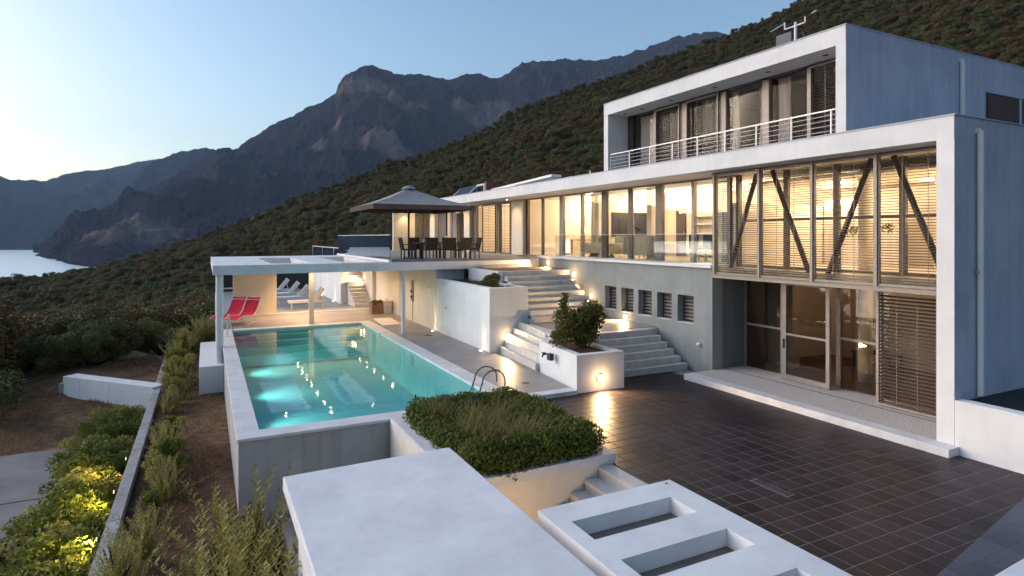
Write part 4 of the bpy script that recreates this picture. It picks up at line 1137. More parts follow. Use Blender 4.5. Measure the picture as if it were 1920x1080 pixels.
for k in range(3):
    bl = [(random.gauss(0, .2), random.gauss(0, .2), random.uniform(.15, .95), random.uniform(.14, .26)) for _ in range(16)]
    leafy_me.append(crown('foliage', bl, 3000, .042, M['rosemary'] if k else M['hedge'], .3, aspect=.38))
stem_me = MB()
for _ in range(14):
    a = random.uniform(0, 6.283); stem_me.tube((0, 0, 0), (math.cos(a) * .25, math.sin(a) * .25, .6), .012, .005, 5)
stem_o = stem_me.build('stem', M['bark']); stem_mesh = stem_o.data; bpy.data.objects.remove(stem_o)
def ros(x, y, s, label, group=None, k=0, z=None):
    o = empty('rosemary_bush', (x, y, (site_z(x, y) if z is None else z) - .03), random.uniform(0, 6), label, 'bush', group)
    o.scale = (s, s, s * random.uniform(.9, 1.15))
    link('foliage', (leafy_me if group and group.startswith('bushes along') and k % 3 != 1 else ros_me)[k % 3], o); link('stem', stem_mesh, o, (0, 0, .25))
ros(.50, 10.0, 1.65, 'tall upright rosemary bush at the corner of the gate roof slab', k=0)
ros(-.15, 9.7, .85, 'pale upright rosemary bush below the pool corner')
ros(.35, 9.1, 1.55, 'rosemary bush half under the broad white roof slab', k=1)
ros(-.15, 8.9, .95, 'rosemary bush at the bottom edge beside the roof slab', k=2)
ros(.72, 8.5, 1.5, 'rosemary bush pressed against the white slab edge', k=2)
ros(-1.15, 10.6, .95, 'spiky pale bush beside the end of the garden wall', k=1)
ros(-.95, 11.6, .8, 'small spiky bush inside the garden wall', k=0)
ros(-1.2, 9.6, .9, 'spiky bush low beside the garden wall end', k=2)
ORD = ['first', 'second', 'third', 'fourth', 'fifth', 'sixth', 'seventh', 'eighth', 'ninth', 'tenth', 'eleventh', 'twelfth', 'thirteenth', 'fourteenth', 'fifteenth', 'sixteenth', 'seventeenth', 'eighteenth', 'nineteenth']
y = 13.0; i = 0
strip = [(13.4, .75), (14.3, .9), (15.1, 1.0), (15.9, 1.1), (16.7, 1.05), (17.6, .95), (18.4, .85), (21.3, 1.0), (22.2, 1.15), (23.2, 1.2), (24.2, 1.2), (25.3, 1.3), (26.4, 1.35), (27.6, 1.35), (28.8, 1.4), (30.2, 1.4), (31.6, 1.35), (33.0, 1.3), (34.0, 1.3)]
for y, s in strip:
    ros(-.86 + random.uniform(-.08, .12) - (.12 if y > 21 else 0), y, s * .74, ORD[18 - i] + ' yellow green bush counted from the pool corner along the inside of the garden wall', 'bushes along the garden wall', i); i += 1
for x, y in ((-.3, 34.2), (.3, 34.6), (.0, 33.2)):
    ros(x, y, 1.3, {-.3: 'yellow green bush by the far pool corner, closest to the garden wall', .3: 'yellow green bush by the far pool corner, pressed against the deck edge', .0: 'yellow green bush by the far pool corner, in front of its two neighbours'}[x], 'bushes at the far pool corner', i); i += 1

# lit hedge row below the garden wall
hb_me = []
for k in range(3):
    bl = [(random.gauss(0, .45), random.gauss(0, .5), random.uniform(.2, 1.0), random.uniform(.22, .42)) for _ in range(20)]
    hb_me.append(crown('foliage', bl, 5200, .05, M['rosemary'] if k == 0 else M['hedge'], .4, aspect=.5))
hbs = [(-2.35, 23.4, .75), (-2.5, 22.3, .85), (-2.4, 21.2, .95), (-2.5, 20.1, .95), (-2.4, 19.0, 1.0), (-2.5, 18.0, 1.0), (-2.45, 16.9, 1.05), (-2.55, 15.9, 1.05), (-2.5, 14.9, 1.1), (-2.6, 13.9, 1.1), (-2.5, 12.9, 1.1), (-2.6, 11.9, 1.1), (-2.55, 10.9, 1.05), (-3.0, 12.4, .9), (-3.0, 14.4, .85), (-2.1, 17.4, .7), (-2.1, 14.2, .8)]
for k, (x, y, s) in enumerate(hbs):
    o = empty('garden_bush', (x, y, site_z(x, y) - .1), random.uniform(0, 6), ORD[k] + ' dense green bush counted from the cross wall down the row below the garden wall', 'bush', 'bushes below the garden wall')
    o.scale = (s, s, s * .95); link('foliage', hb_me[k % 3], o); link('stem', stem_mesh, o, (0, 0, .1))

# garden walls, road and ground litter
gwall = empty('garden_wall', (-1.5, 22, -1.4), 0, 'long low concrete garden wall running along the planted strip', 'wall')
yy = [8.6, 13.2, 17.4, 21.0, 24.2, 27.6, 32.3]
for a, b in zip(yy[:-1], yy[1:]):
    MB().box(-1.62, -1.40, a + .008, b - .008, -3.2, -1.2).build('wall_section', M['concrete'], gwall, bevel=.012)
cw = empty('cross_wall', (-3.2, 25.6, -1.9), 0, 'pale concrete cross wall holding up the dry grass plot', 'wall')
P0, P1 = Vector((-1.63, 23.93)), Vector((-4.7, 27.3))
dn = (P1 - P0).normalized(); nn = Vector((-dn.y, dn.x)) * -.2
for a, b in ((0, .46), (.463, .80), (.803, 1.0)):
    A, B = P0.lerp(P1, a), P0.lerp(P1, b)
    MB().prism([tuple(A), tuple(B), tuple(B + nn * 2.6), tuple(A + nn * 2.6)], -3.0, -1.13).build('wall_section', M['white'], cw)
kw = empty('edge_kerb', (-2, 34, -1.4), 0, 'thin low concrete edge between the dry plot and the woods', 'kerb')
for A, B in (((-4.75, 27.3), (-3.0, 32.5)), ((-3.0, 32.5), (-1.0, 38.5)), ((-1.0, 38.5), (.3, 42.5))):
    MB().bar((A[0], A[1], land_z(*A) + .1), (B[0], B[1], land_z(*B) + .1), .18, .5).build('kerb_section', M['concrete'], kw)
# road follows the slope
rv, rf = [], []
rp = [(-3.05, 10.5), (-3.05, 14), (-3.02, 17), (-2.98, 19.5), (-3.0, 21.3), (-3.3, 22.2)]
nn_ = 16
for i in range(25):
    t = i / 24 * (len(rp) - 1); k = min(int(t), len(rp) - 2); f = t - k
    xe = rp[k][0] + (rp[k + 1][0] - rp[k][0]) * f; y = rp[k][1] + (rp[k + 1][1] - rp[k][1]) * f
    for j in range(nn_ + 1):
        x = xe - j * .55; yj = y + .03 * j * (1 if i > 20 else 0)
        rv.append((x, yj, max(site_z(x, yj), -2.47 - .05 * max(0, -6 - x)) + .07))
for i in range(24):
    for j in range(nn_): rf.append((i * (nn_ + 1) + j, (i + 1) * (nn_ + 1) + j, (i + 1) * (nn_ + 1) + j + 1, i * (nn_ + 1) + j + 1))
rme = bpy.data.meshes.new('road'); rme.from_pydata(rv, [], rf); rme.materials.append(M['road'])
for p in rme.polygons: p.use_smooth = True
road = tag(link('road', rme), kind='structure')
jt = MB()
for i in (12,):
    for j in range(nn_):
        a = Vector(rv[i * (nn_ + 1) + j]); b = Vector(rv[i * (nn_ + 1) + j + 1]); jt.bar(a + Vector((0, .03 * math.sin(j), .004)), b + Vector((0, .03 * math.sin(j + 1), .004)), .03, .012)
jo = jt.build('joint', M['soil'], road)
pts = []
for _ in range(20000):
    z_ = random.random()
    if z_ < .3: x, y = random.uniform(-1.35, .5), random.uniform(8, 34)
    elif z_ < .55: x, y = random.uniform(-9, -1.7), random.uniform(22.5, 28)
    else: x, y = random.uniform(-5, .4), random.uniform(24, 42)
    if mnoise.noise(Vector((x * .8, y * .8, 5))) < -.05: continue
    if -1.75 < x < -1.3 or (x > -.3 and 23 < y < 29): continue
    if x < -1.6 and y < 22.6: continue
    pts.append((x, y, land_z(x, y) - .01))
tag(link('dry_grass', blades('dry_grass', pts, M['drygrass'], .05, .22, .02, .9, 3)), kind='stuff', label='short dry grass scattered over the brown garden soil')

# ------------------------------------------------------------------ woodland on the hillside
tree_variants = []
for k in range(6):
    bl = []
    for _ in range(random.randint(9, 13)):
        a = random.uniform(0, 6.283); rr = random.uniform(.1, 1.25)
        bl.append((math.cos(a) * rr, math.sin(a) * rr, random.uniform(1.1, 2.7), random.uniform(.55, .95)))
    tree_variants.append(crown('crown', bl, 3600, .085, M[['oak', 'oak', 'rust', 'oak', 'olive', 'olive'][k]], .55, aspect=.6))
near_variants = []
for k in range(6):
    bl = []
    for _ in range(random.randint(14, 18)):
        a = random.uniform(0, 6.283); rr = random.uniform(.1, 1.3)
        bl.append((math.cos(a) * rr, math.sin(a) * rr, random.uniform(.9, 2.7), random.uniform(.38, .80)))
    near_variants.append(crown('crown', bl, 9000, .050, M[['oak', 'olive', 'rust', 'oak', 'olive', 'oak'][k]], .6, aspect=.6))
tr_ = MB()
tr_.tube((0, 0, -.5), (.05, .02, .9), .13, .09, 7).tube((.05, .02, .9), (.5, .3, 1.8), .07, .03, 6).tube((.05, .02, .9), (-.5, .2, 1.9), .07, .03, 6).tube((.05, .02, .9), (.1, -.5, 2.0), .06, .03, 6)
to = tr_.build('trunk', M['bark']); trunk_mesh = to.data; trunk_off = tuple(to.location); bpy.data.objects.remove(to)
cand = []
rr_ = random.Random(5)
tries = 0
a0, a1 = -19.0, 70.0
while len(cand) < 46000 and tries < 260000:
    tries += 1
    az = rr_.uniform(a0, a1); u = rr_.random()
    r = math.sqrt(30 ** 2 + u * (355 ** 2 - 30 ** 2)) if rr_.random() < .8 else rr_.uniform(30, 120)
    x, y = r * math.sin(R(az)), r * math.cos(R(az))
    if -1.7 < x < 24 and y < 49.5: continue
    if 6 < x < 24 and y < 60 and x > 8: 
        if y < 50: continue
    if x >= -5.0 and x < 6 and y < 50 and (x - (-4.7)) * (42.0 - 27.3) - (y - 27.3) * (0.3 + 4.7) > -6 : continue
    if x < -1.6 and y < 28.6: 
        if not (x < -5.2 and (y - 27.2) > -(x + 4.9) * -.25 + .6): continue
    if r > crest_r(az) - 1: continue
    cand.append((x, y, r, az))
def visible(x, y, r, az, z):
    w = x * math.sin(R(YAW)) + y * math.cos(R(YAW)); l = x * math.cos(R(YAW)) - y * math.sin(R(YAW))
    if w < 1: return False
    px, py = CX + F * l / w, CY - F * (z + 1.5 - 4) / w
    if px < -30 or px > 1950: return False
    roof = 470 if px < 740 else (372 - .1675 * (px - 860) if px < 1130 else 197 - .335 * (px - 1130) if px < 1585 else 44 + .22 * (px - 1585))
    if px < 390: roof = 900
    return py < roof + 6
near = []; rest = []
for c in sorted(cand, key=lambda c: c[2]):
    z = land_z(c[0], c[1])
    (near if len(near) < 290 and visible(*c, z) else rest).append((*c, z))
LAB = {'oak': 'dark olive brown maquis tree on the wooded slope', 'rust': 'rust brown maquis tree on the wooded slope', 'olive': 'grey green bushy tree on the wooded slope'}
KIND = ['oak', 'olive', 'rust', 'oak', 'olive', 'oak']
for (x, y, r, az, z) in near:
    k = rr_.choice([0, 1, 1, 5, 3, 4, 4, 5]) if x < 2 else rr_.choice([0, 0, 1, 5, 3, 3, 2, 4, 5])
    s = rr_.choice([.5, .6, .7, .8, .9, 1.0, 1.25, 1.45]) * (.85 if r < 45 else 1) * (.66 if x < 0 else 1)
    o = bpy.data.objects.new('maquis_tree', None); col.objects.link(o)
    o.location = (x, y, z - .2); o.rotation_euler = (0, 0, rr_.uniform(0, 6.28)); o.scale = (s * rr_.uniform(.9, 1.15), s * rr_.uniform(.9, 1.15), s * rr_.uniform(.8, 1.1))
    tag(o, LAB[KIND[k]] + (' between the lake and the dry plot' if x < -3 else ' behind the pergola' if az < 14 else ' above the long low roof' if az < 36 else ' above the upper box'), 'tree', 'trees on the wooded slope')
    link('crown', near_variants[k], o); link('trunk', trunk_mesh, o, trunk_off)
# everything beyond reads as one wood
wcol = bpy.data.collections.new('wood_sources')
for k, me in enumerate(tree_variants):
    o = bpy.data.objects.new('wood_crown', me); wcol.objects.link(o)
wm = bpy.data.meshes.new('woodland'); wm.from_pydata([(x, y, z - .3) for x, y, r, az, z in rest], [], [])
at_ = wm.attributes.new('size', 'FLOAT', 'POINT')
def tree_size(x, y, r):
    big = mnoise.noise(Vector((x * .035, y * .035, 8.0)))
    s_ = rr_.uniform(.45, .85) + max(0, big) * .5
    if rr_.random() < .20: s_ += rr_.uniform(.35, .8)
    return s_ * (.7 if r > 305 else 1.0)
at_.data.foreach_set('value', [tree_size(c[0], c[1], c[2]) for c in rest])
woodland = bpy.data.objects.new('woodland', wm); col.objects.link(woodland)
tag(woodland, 'brown green maquis wood covering the upper hillside', None, None, 'stuff')
ng = bpy.data.node_groups.new('woodland_scatter', 'GeometryNodeTree')
ng.interface.new_socket('Geometry', in_out='INPUT', socket_type='NodeSocketGeometry'); ng.interface.new_socket('Geometry', in_out='OUTPUT', socket_type='NodeSocketGeometry')
gi = ng.nodes.new('NodeGroupInput'); go = ng.nodes.new('NodeGroupOutput')
m2p = ng.nodes.new('GeometryNodeMeshToPoints'); iop = ng.nodes.new('GeometryNodeInstanceOnPoints'); ci = ng.nodes.new('GeometryNodeCollectionInfo')
ci.inputs['Collection'].default_value = wcol; ci.inputs['Separate Children'].default_value = True; ci.inputs['Reset Children'].default_value = True
iop.inputs['Pick Instance'].default_value = True
rv_ = ng.nodes.new('FunctionNodeRandomValue'); rv_.data_type = 'FLOAT_VECTOR'
rv_.inputs[0].default_value = (0, 0, 0); rv_.inputs[1].default_value = (0.1, 0.1, 6.283)
na_ = ng.nodes.new('GeometryNodeInputNamedAttribute'); na_.data_type = 'FLOAT'; na_.inputs['Name'].default_value = 'size'
L = ng.links.new
L(gi.outputs[0], m2p.inputs[0]); L(m2p.outputs[0], iop.inputs['Points']); L(ci.outputs[0], iop.inputs['Instance']); L(rv_.outputs[0], iop.inputs['Rotation']); L(na_.outputs['Attribute'], iop.inputs['Scale']); L(iop.outputs[0], go.inputs[0])
woodland.modifiers.new('scatter', 'NODES').node_group = ng
# lone olive on the bank
ol = empty('olive_tree', (-6.3, 25.4, land_z(-6.3, 25.4) - .1), 1.0, 'lone dark olive bush on the bare bank above the road', 'tree')
ol.scale = (.55, .55, .55); link('crown', tree_variants[4], ol); link('trunk', trunk_mesh, ol, trunk_off)

# ------------------------------------------------------------------ furniture on the terrace
um = empty('sun_umbrella', (8.1, 26.3, 3.0), 0, 'large square taupe umbrella shading the terrace dining set', 'umbrella')
ux0, ux1, uy0, uy1, uz = 5.96, 10.24, 24.1, 28.5, 5.33
c_ = MB(); ap = (8.1, 26.3, 6.18)
cs = [(ux0, uy0), (ux1, uy0), (ux1, uy1), (ux0, uy1)]
def sag(u, v, A, B):
    p = Vector((*A, uz)).lerp(Vector((*B, uz)), u); q = p.lerp(Vector(ap), v * .93)
    q.z -= .10 * math.sin(math.pi * v) * (0.6 + .4 * math.sin(math.pi * u)) ; return q
for i in range(4):
    A, B = cs[i], cs[(i + 1) % 4]
    c_.grid(lambda u, v: sag(u, v, A, B), 10, 8)
c_.build('canopy', M['canvas'], um, smooth=True)
v_ = MB()
for i in range(4):
    A, B = Vector((*cs[i], 0)), Vector((*cs[(i + 1) % 4], 0))
    v_.grid(lambda u, v: (A.x + (B.x - A.x) * u, A.y + (B.y - A.y) * u, uz + .01 - v * (.20 + .012 * math.sin(u * 40))), 24, 1)
v_.build('valance', M['canvasedge'], um, fix=False)
MB().lathe([(0.32, 0), (.30, .06), (.22, .12), (.10, .17), (0, .18)], (8.1, 26.3, 6.12), 20).build('vent_cap', M['canvas'], um, smooth=True)
MB().tube((8.1, 26.3, 3.02), (8.1, 26.3, 6.15), .045, n=12).build('pole', M['wicker'], um)
MB().box(7.75, 8.45, 25.95, 26.65, 3.016, 3.09).build('base', M['concrete'], um)
for i in range(4):
    MB().bar((8.1, 26.3, 6.02), (cs[i][0], cs[i][1], uz - .02), .03, .03).build('rib', M['wicker'], um)
tb = empty('dining_table', (9.3, 25.6, 3.015), 0, 'long dark outdoor dining table under the umbrella', 'table')
MB().box(8.2, 10.5, 25.1, 26.1, 3.70, 3.75).build('table_top', M['wicker'], tb)
for x in (8.3, 10.35):
    for y in (25.2, 25.95): MB().box(x, x + .06, y, y + .06, 3.016, 3.70).build('leg', M['wicker'], tb)
for lab, x, y, hh in (('small pale candle jar near the middle of the dark outdoor table', 9.1, 25.5, .22), ('tall white candle on the dark outdoor table', 9.62, 25.6, .3), ('round clear bowl on the dark outdoor table', 8.6, 25.7, .14)):
    tag(MB().lathe([(0, 0), (.05, 0), (.055, hh * .8), (.03, hh), (0, hh)], (x, y, 3.752), 12).build('candle_jar', M['fabric'], None), lab, 'jar')
def chair_at(x, y, rz, label):
    o = empty('wicker_chair', (0, 0, 0), 0, label, 'chair')
    MB().box(-.26, .26, -.26, .26, .40, .46).build('seat', M['wicker'], o)
    bk = MB().add([(-.26, -.27, .46), (.26, -.27, .46), (.26, -.38, .95), (-.26, -.38, .95), (-.26, -.23, .46), (.26, -.23, .46), (.26, -.34, .95), (-.26, -.34, .95)],
                  [(0, 1, 2, 3), (7, 6, 5, 4), (0, 4, 5, 1), (1, 5, 6, 2), (2, 6, 7, 3), (3, 7, 4, 0)]).build('backrest', M['wicker'], o)
    for sx in (-.24, .24):
        for sy in (-.23, .23): MB().box(sx - .02, sx + .02, sy - .02, sy + .02, 0, .40).build('leg', M['wicker'], o)
        MB().box(sx - .025, sx + .025, -.28, .24, .63, .66).box(sx - .02, sx + .02, .2, .24, .46, .63).build('arm', M['wicker'], o)
    o.location = (x, y, 3.016); o.rotation_euler = (0, 0, rz)
    return o
ch0 = chair_at(8.55, 24.75, 0, 'dark wicker chair with its back to the pool, beside the umbrella base')
chairs = [(9.35, 24.7, 0, 'dark wicker chair in the middle of the pool side row'), (10.1, 24.75, .1, 'dark wicker chair at the house end of the pool side row'),
          (8.5, 26.45, math.pi, 'dark wicker chair behind the table beside the umbrella pole'), (9.3, 26.5, math.pi, 'dark wicker chair behind the table at its middle'), (10.1, 26.45, math.pi - .1, 'dark wicker chair behind the table near the louvred doors'),
          (7.85, 25.6, -math.pi / 2, 'dark wicker chair at the table head beside the glass balustrade'), (10.9, 25.6, math.pi / 2, 'dark wicker chair at the table head nearer to the house')]
for x, y, rz, lab in chairs: dup(ch0, (x, y, 3.016), rz, lab)
for o in [o for o in col.objects if o.name.startswith('wicker_chair')]: o['group'] = 'wicker chairs round the outdoor table'

# ------------------------------------------------------------------ loungers
def red_lounger(x, y, rz, label):
    o = empty('red_lounger', (0, 0, 0), 0, label, 'lounger', 'red loungers beside the pool')
    prof = [(-.95, .30), (-.55, .42), (-.15, .38), (.15, .34), (.40, .50), (.62, .82), (.80, 1.12)]
    def pt(u):
        k = min(int(u * (len(prof) - 1)), len(prof) - 2); f = u * (len(prof) - 1) - k
        return (prof[k][0] + (prof[k + 1][0] - prof[k][0]) * f, prof[k][1] + (prof[k + 1][1] - prof[k][1]) * f)
    MB().grid(lambda u, v: (pt(u)[0], (v - .5) * .66, pt(u)[1] - .03 * math.sin(math.pi * v)), 24, 6).build('sling', M['red'], o, smooth=True, fix=False)
    for s in (-.34, .34):
        MB().path([(a, s, b) for a, b in prof], .02, 6).build('side_rail', M['fabric'], o)
        MB().path([(-.8, s, .34), (-.3, s, .0), (.35, s, .05), (.6, s, .75)], .016, 6).build('leg', M['fabric'], o)
    MB().path([(.72, -.34, 1.0), (.72, .34, 1.0)], .02, 6).build('cross_bar', M['fabric'], o)
    o.location = (x, y, .1); o.rotation_euler = (0, 0, rz)
    return o
r0 = red_lounger(1.52, 29.75, .95, 'red sling lounger standing closest to the pool edge')
dup(r0, (.95, 30.2, .1), .97, 'red sling lounger beside the round pergola column, behind the other red one')
def white_lounger(x, y, rz, label):
    o = empty('sun_lounger', (0, 0, 0), 0, label, 'lounger', 'white loungers on the sun deck')
    MB().box(-1.0, .35, -.33, .33, .36, .42).build('bed', M['slabwhite'], o)
    f = MB()
    for s in (-.2, .2): f.bar((.33, s, .42), (.85, s, 1.05), .22, .03, (0, 1, 0))
    f.build('backrest', M['slabwhite'], o)
    MB().box(-1.0, .95, -.35, -.33, .30, .38).box(-1.0, .95, .33, .35, .30, .38).build('frame', M['slabwhite'], o)
    for sx in (-.85, .75):
        for s in (-.33, .29): MB().box(sx, sx + .05, s, s + .04, 0, .30).build('leg', M['slabwhite'], o)
    MB().bar((.72, .2, .88), (.86, .2, .34), .03, .02, (0, 1, 0)).bar((.72, -.2, .88), (.86, -.2, .34), .03, .02, (0, 1, 0)).build('back_support', M['steel'], o)
    o.location = (x, y, .1); o.rotation_euler = (0, 0, rz)
    return o
w0 = white_lounger(4.95, 34.9, 0, 'white sun lounger just past the square pergola column')
dup(w0, (4.55, 37.4, .1), 0, 'white sun lounger second along the sun deck')
dup(w0, (4.35, 40.2, .1), 0, 'white sun lounger third along the sun deck')
dup(w0, (4.1, 43.4, .1), 0, 'white sun lounger last along the sun deck by the fence')

# crate, bin, shower, electric box
cr = empty('planter_crate', (7.75, 30.6, .1), 0, 'square wooden planter crate with green plant by the retaining wall', 'crate')
for z in (.12, .26, .40, .54):
    MB().box(7.45, 8.02, 30.4, 30.42, z, z + .12).box(7.45, 8.02, 30.95, 30.97, z, z + .12).box(7.45, 7.47, 30.42, 30.95, z, z + .12).box(8.0, 8.02, 30.42, 30.95, z, z + .12).build('plank', M['timber'], cr)
MB().box(7.48, 7.99, 30.43, 30.94, .12, .6).build('soil', M['soil'], cr)
link('foliage', crown('foliage', [(random.uniform(-.2, .2), random.uniform(-.2, .2), .55, .14) for _ in range(8)], 900, .05, M['hedge'], .4), cr)
bn = empty('waste_bin', (8.22, 30.45, .1), 0, 'cream square bin standing next to the wooden crate', 'bin')
MB().add([(8.05, 30.25, .1), (8.4, 30.25, .1), (8.4, 30.6, .1), (8.05, 30.6, .1), (8.02, 30.22, .72), (8.43, 30.22, .72), (8.43, 30.63, .72), (8.02, 30.63, .72)], [(0, 3, 2, 1), (4, 5, 6, 7), (0, 1, 5, 4), (1, 2, 6, 5), (2, 3, 7, 6), (3, 0, 4, 7)]).build('body', M['fabric'], bn)
MB().box(8.01, 8.44, 30.21, 30.64, .721, .76).build('lid', M['inwall'], bn)
MB().box(8.2, 8.26, 30.38, 30.44, .76, .9).build('handle', M['inwall'], bn)
sw = empty('wall_shower', (8.45, 22.7, 2.1), 0, 'slim steel shower arm and head projecting from the white planter box', 'shower')
MB().path([(8.49, 22.6, 2.17), (8.3, 23.1, 2.15), (8.25, 23.9, 2.05), (8.25, 24.0, 1.93)], .014, 8).build('arm', M['steel'], sw)
MB().lathe([(0, .03), (.12, .01), (.12, 0), (0, 0)], (8.25, 24.0, 1.9), 16).build('head', M['steel'], sw)
MB().lathe([(0, 0), (.05, 0), (.05, .03), (0, .03)], (8.45, 22.6, 1.17), 12).build('valve', M['steel'], sw)
eb = empty('outdoor_shower', (8.46, 26.9, 1.0), 0, 'slim wall mounted shower column on the cream retaining wall', 'shower')
MB().box(8.43, 8.498, 26.8, 27.05, 1.05, 2.0).build('panel', M['canvas'], eb)
for z in (1.2, 1.45): MB().box(8.38, 8.43, 26.86, 26.98, z, z + .1).build('valve', M['black'], eb)
MB().tube((8.46, 26.93, .1), (8.46, 26.93, 1.05), .015, n=6).build('pipe', M['steel'], eb)

# ------------------------------------------------------------------ roof things
so_ = empty('solar_panel', (14, 34.5, 6.27), 0, 'tilted dark blue solar panel on the low roof behind umbrella', 'solar panel')
MB().add([(13.6, 33.0, 6.32), (13.6, 35.6, 6.32), (14.5, 35.9, 7.1), (14.5, 33.3, 7.1), (13.6, 33.0, 6.27), (13.6, 35.6, 6.27), (14.54, 35.9, 7.06), (14.54, 33.3, 7.06)], [(0, 1, 2, 3), (7, 6, 5, 4), (0, 4, 5, 1), (1, 5, 6, 2), (2, 6, 7, 3), (3, 7, 4, 0)]).build('panel', M['solar'], so_)
MB().bar((13.58, 35.62, 6.3), (14.52, 35.92, 7.08), .05, .05).bar((13.58, 32.98, 6.3), (14.52, 33.28, 7.08), .05, .05).build('frame', M['railpaint'], so_)
MB().bar((14.5, 33.4, 6.27), (14.5, 33.4, 7.05), .04, .04, (0, 1, 0)).bar((14.5, 35.8, 6.27), (14.5, 35.8, 7.05), .04, .04, (0, 1, 0)).build('leg', M['railpaint'], so_)
vp = empty('roof_pipe', (14.2, 31.9, 6.27), 0, 'white bent vent pipe on the roof next to the solar panel', 'pipe')
MB().path([(14.2, 31.6, 6.27), (14.2, 31.6, 7.0), (14.2, 32.6, 7.0)], .06, 8).build('pipe', M['white'], vp)
bc = tag(MB().box(14.6, 15.0, 32.2, 32.6, 6.27, 7.25).build('chimney_box', M['brick'], None), 'small red brown chimney behind the solar panel', 'chimney')
tag(MB().tube((14.2, 29.6, 6.40), (14.2, 31.0, 6.40), .13, n=12).build('roof_tank', M['endgrey'], None), 'short pale drum lying on the low roof edge', 'tank')
sk2 = empty('roof_frame', (13.6, 25, 6.27), 0, 'long flat pale metal skylight frame lying on the low roof', 'skylight')
MB().bar((13.4, 28.4, 6.42), (13.4, 22.3, 6.62), .5, .10).build('rail', M['railpaint'], sk2)
MB().bar((14.4, 28.4, 6.45), (14.4, 22.5, 6.62), .25, .08).build('rail', M['endgrey'], sk2)
for y in (22.6, 25.3, 28.1): MB().box(13.35, 14.45, y, y + .06, 6.275, 6.44 + (28.4 - y) * .02).build('bracket', M['railpaint'], sk2)
an = empty('roof_antenna', (15.0, 11.76, 8.58), 0, 'white television antenna mast on the upper roof', 'antenna')
MB().tube((15, 11.76, 8.60), (15, 11.76, 10.12), .04, n=10).build('mast', M['railpaint'], an)
MB().path([(15, 12.12, 10.22), (15, 12.12, 10.02), (15, 11.45, 10.02), (15, 11.45, 10.18)], .022, 8).build('arm', M['railpaint'], an)
MB().path([(15, 12.62, 10.10), (15, 12.12, 10.20)], .012, 6).path([(15, 11.25, 10.2), (15, 11.1, 10.24)], .02, 6).build('boom', M['endgrey'], an)
MB().box(14.98, 15.02, 11.9, 12.4, 9.2, 9.9).build('dish_grid', M['darkgrey'], an)
MB().path([(14.98, 11.5, 9.75), (14.98, 11.3, 9.0)], .03, 6).build('coil', M['black'], an)
tag(MB().tube((13.5, 19.9, 6.27), (13.5, 19.9, 6.6), .025, n=8).build('roof_vent', M['steel'], None), 'thin short vent pipe on the low roof by the upper box', 'vent')

# ------------------------------------------------------------------ things inside the lit rooms
def table(name, label, x0, x1, y0, y1, z0, ht, mat, legmat=None):
    o = empty(name, ((x0 + x1) / 2, (y0 + y1) / 2, z0), 0, label, 'table')
    MB().box(x0, x1, y0, y1, z0 + ht - .04, z0 + ht).build('table_top', mat, o)
    for x in (x0 + .05, x1 - .1):
        for y in (y0 + .05, y1 - .1): MB().box(x, x + .05, y, y + .05, z0, z0 + ht - .04).build('leg', legmat or mat, o)
    return o
def armchair(label, x, y, rz, mat, cat='armchair', w=.45):
    o = empty('armchair', (0, 0, 0), 0, label, cat)
    MB().box(-w, w, -.4, .4, .18, .44).build('seat', mat, o, bevel=.03)
    MB().box(-w, w, -.52, -.36, .18, .92).build('backrest', mat, o, bevel=.04)
    for s in (-w - .07, w - .03): MB().box(s, s + .10, -.5, .4, .18, .62).build('arm', mat, o, bevel=.03)
    MB().tube((0, 0, 0), (0, 0, .18), .16, .05, 10).build('base', M['steel'], o)
    o.location = (x, y, 3.122); o.rotation_euler = (0, 0, rz)
    return o
ZF = 3.122
armchair('pale rounded armchair beside the desk inside the lit room', 15.0, 22.0, 1.2, M['fabric'])
armchair('pale armchair facing the glass next to the first pale armchair', 14.9, 20.4, 1.4, M['fabric'])
armchair('white sofa near the tripod inside the lit room', 15.3, 18.5, math.pi / 2 + math.pi, M['fabric'], 'sofa', .95)
table('writing_desk', 'pale desk with lamp behind the glass by the doorway', 15.2, 15.9, 23.0, 24.1, ZF, .75, M['timber'])
lp = empty('table_lamp', (15.4, 23.2, ZF + .75), 0, 'lit table lamp with pale shade on the desk', 'lamp')
MB().tube((15.4, 23.2, ZF + .75), (15.4, 23.2, ZF + 1.05), .03, n=8).build('stand', M['steel'], lp)
MB().tube((15.4, 23.2, ZF + 1.05), (15.4, 23.2, ZF + 1.38), .14, .11, 14).build('lamp_shade', M['shade'], lp)
tvs = empty('wall_screen', (18, 22.1, 4.3), 0, 'dark wall screen on the partition behind the pale armchairs', 'screen')
MB().box(16.2, 18.2, 22.12, 22.19, 4.0, 5.1).build('panel', M['black'], tvs)
tpd = empty('telescope_tripod', (15.1, 18.95, ZF), 0, 'black telescope on a tripod behind the glass', 'telescope')
for k in range(3):
    a = k * 2.094; MB().tube((15.1, 18.95, ZF + 1.05), (15.1 + .32 * math.cos(a), 18.95 + .32 * math.sin(a), ZF), .018, n=6).build('leg', M['black'], tpd)
MB().tube((15.1, 18.75, ZF + 1.15), (15.05, 19.25, ZF + 1.32), .05, n=10).build('tube', M['black'], tpd)
MB().tube((15.1, 18.95, ZF + 1.0), (15.1, 18.95, ZF + 1.2), .035, n=8).build('head', M['black'], tpd)
dw = empty('doorway', (19.3, 19.5, ZF), 0, 'dark narrow doorway in the back wall beyond the tripod', 'door')
MB().box(19.34, 19.398, 22.9, 23.6, ZF, 5.3).build('door_leaf', M['timber'], dw)
MB().box(19.34, 19.398, 26.4, 27.0, ZF, 5.3).build('door_leaf', M['bronze'], dw)
dk = empty('dark_door', (19.37, 21.6, ZF), 0, 'dark brown tall door panel in the living room back wall', 'door')
MB().box(19.33, 19.398, 20.9, 21.5, ZF, 5.3).build('door_leaf', M['bronze'], dk)
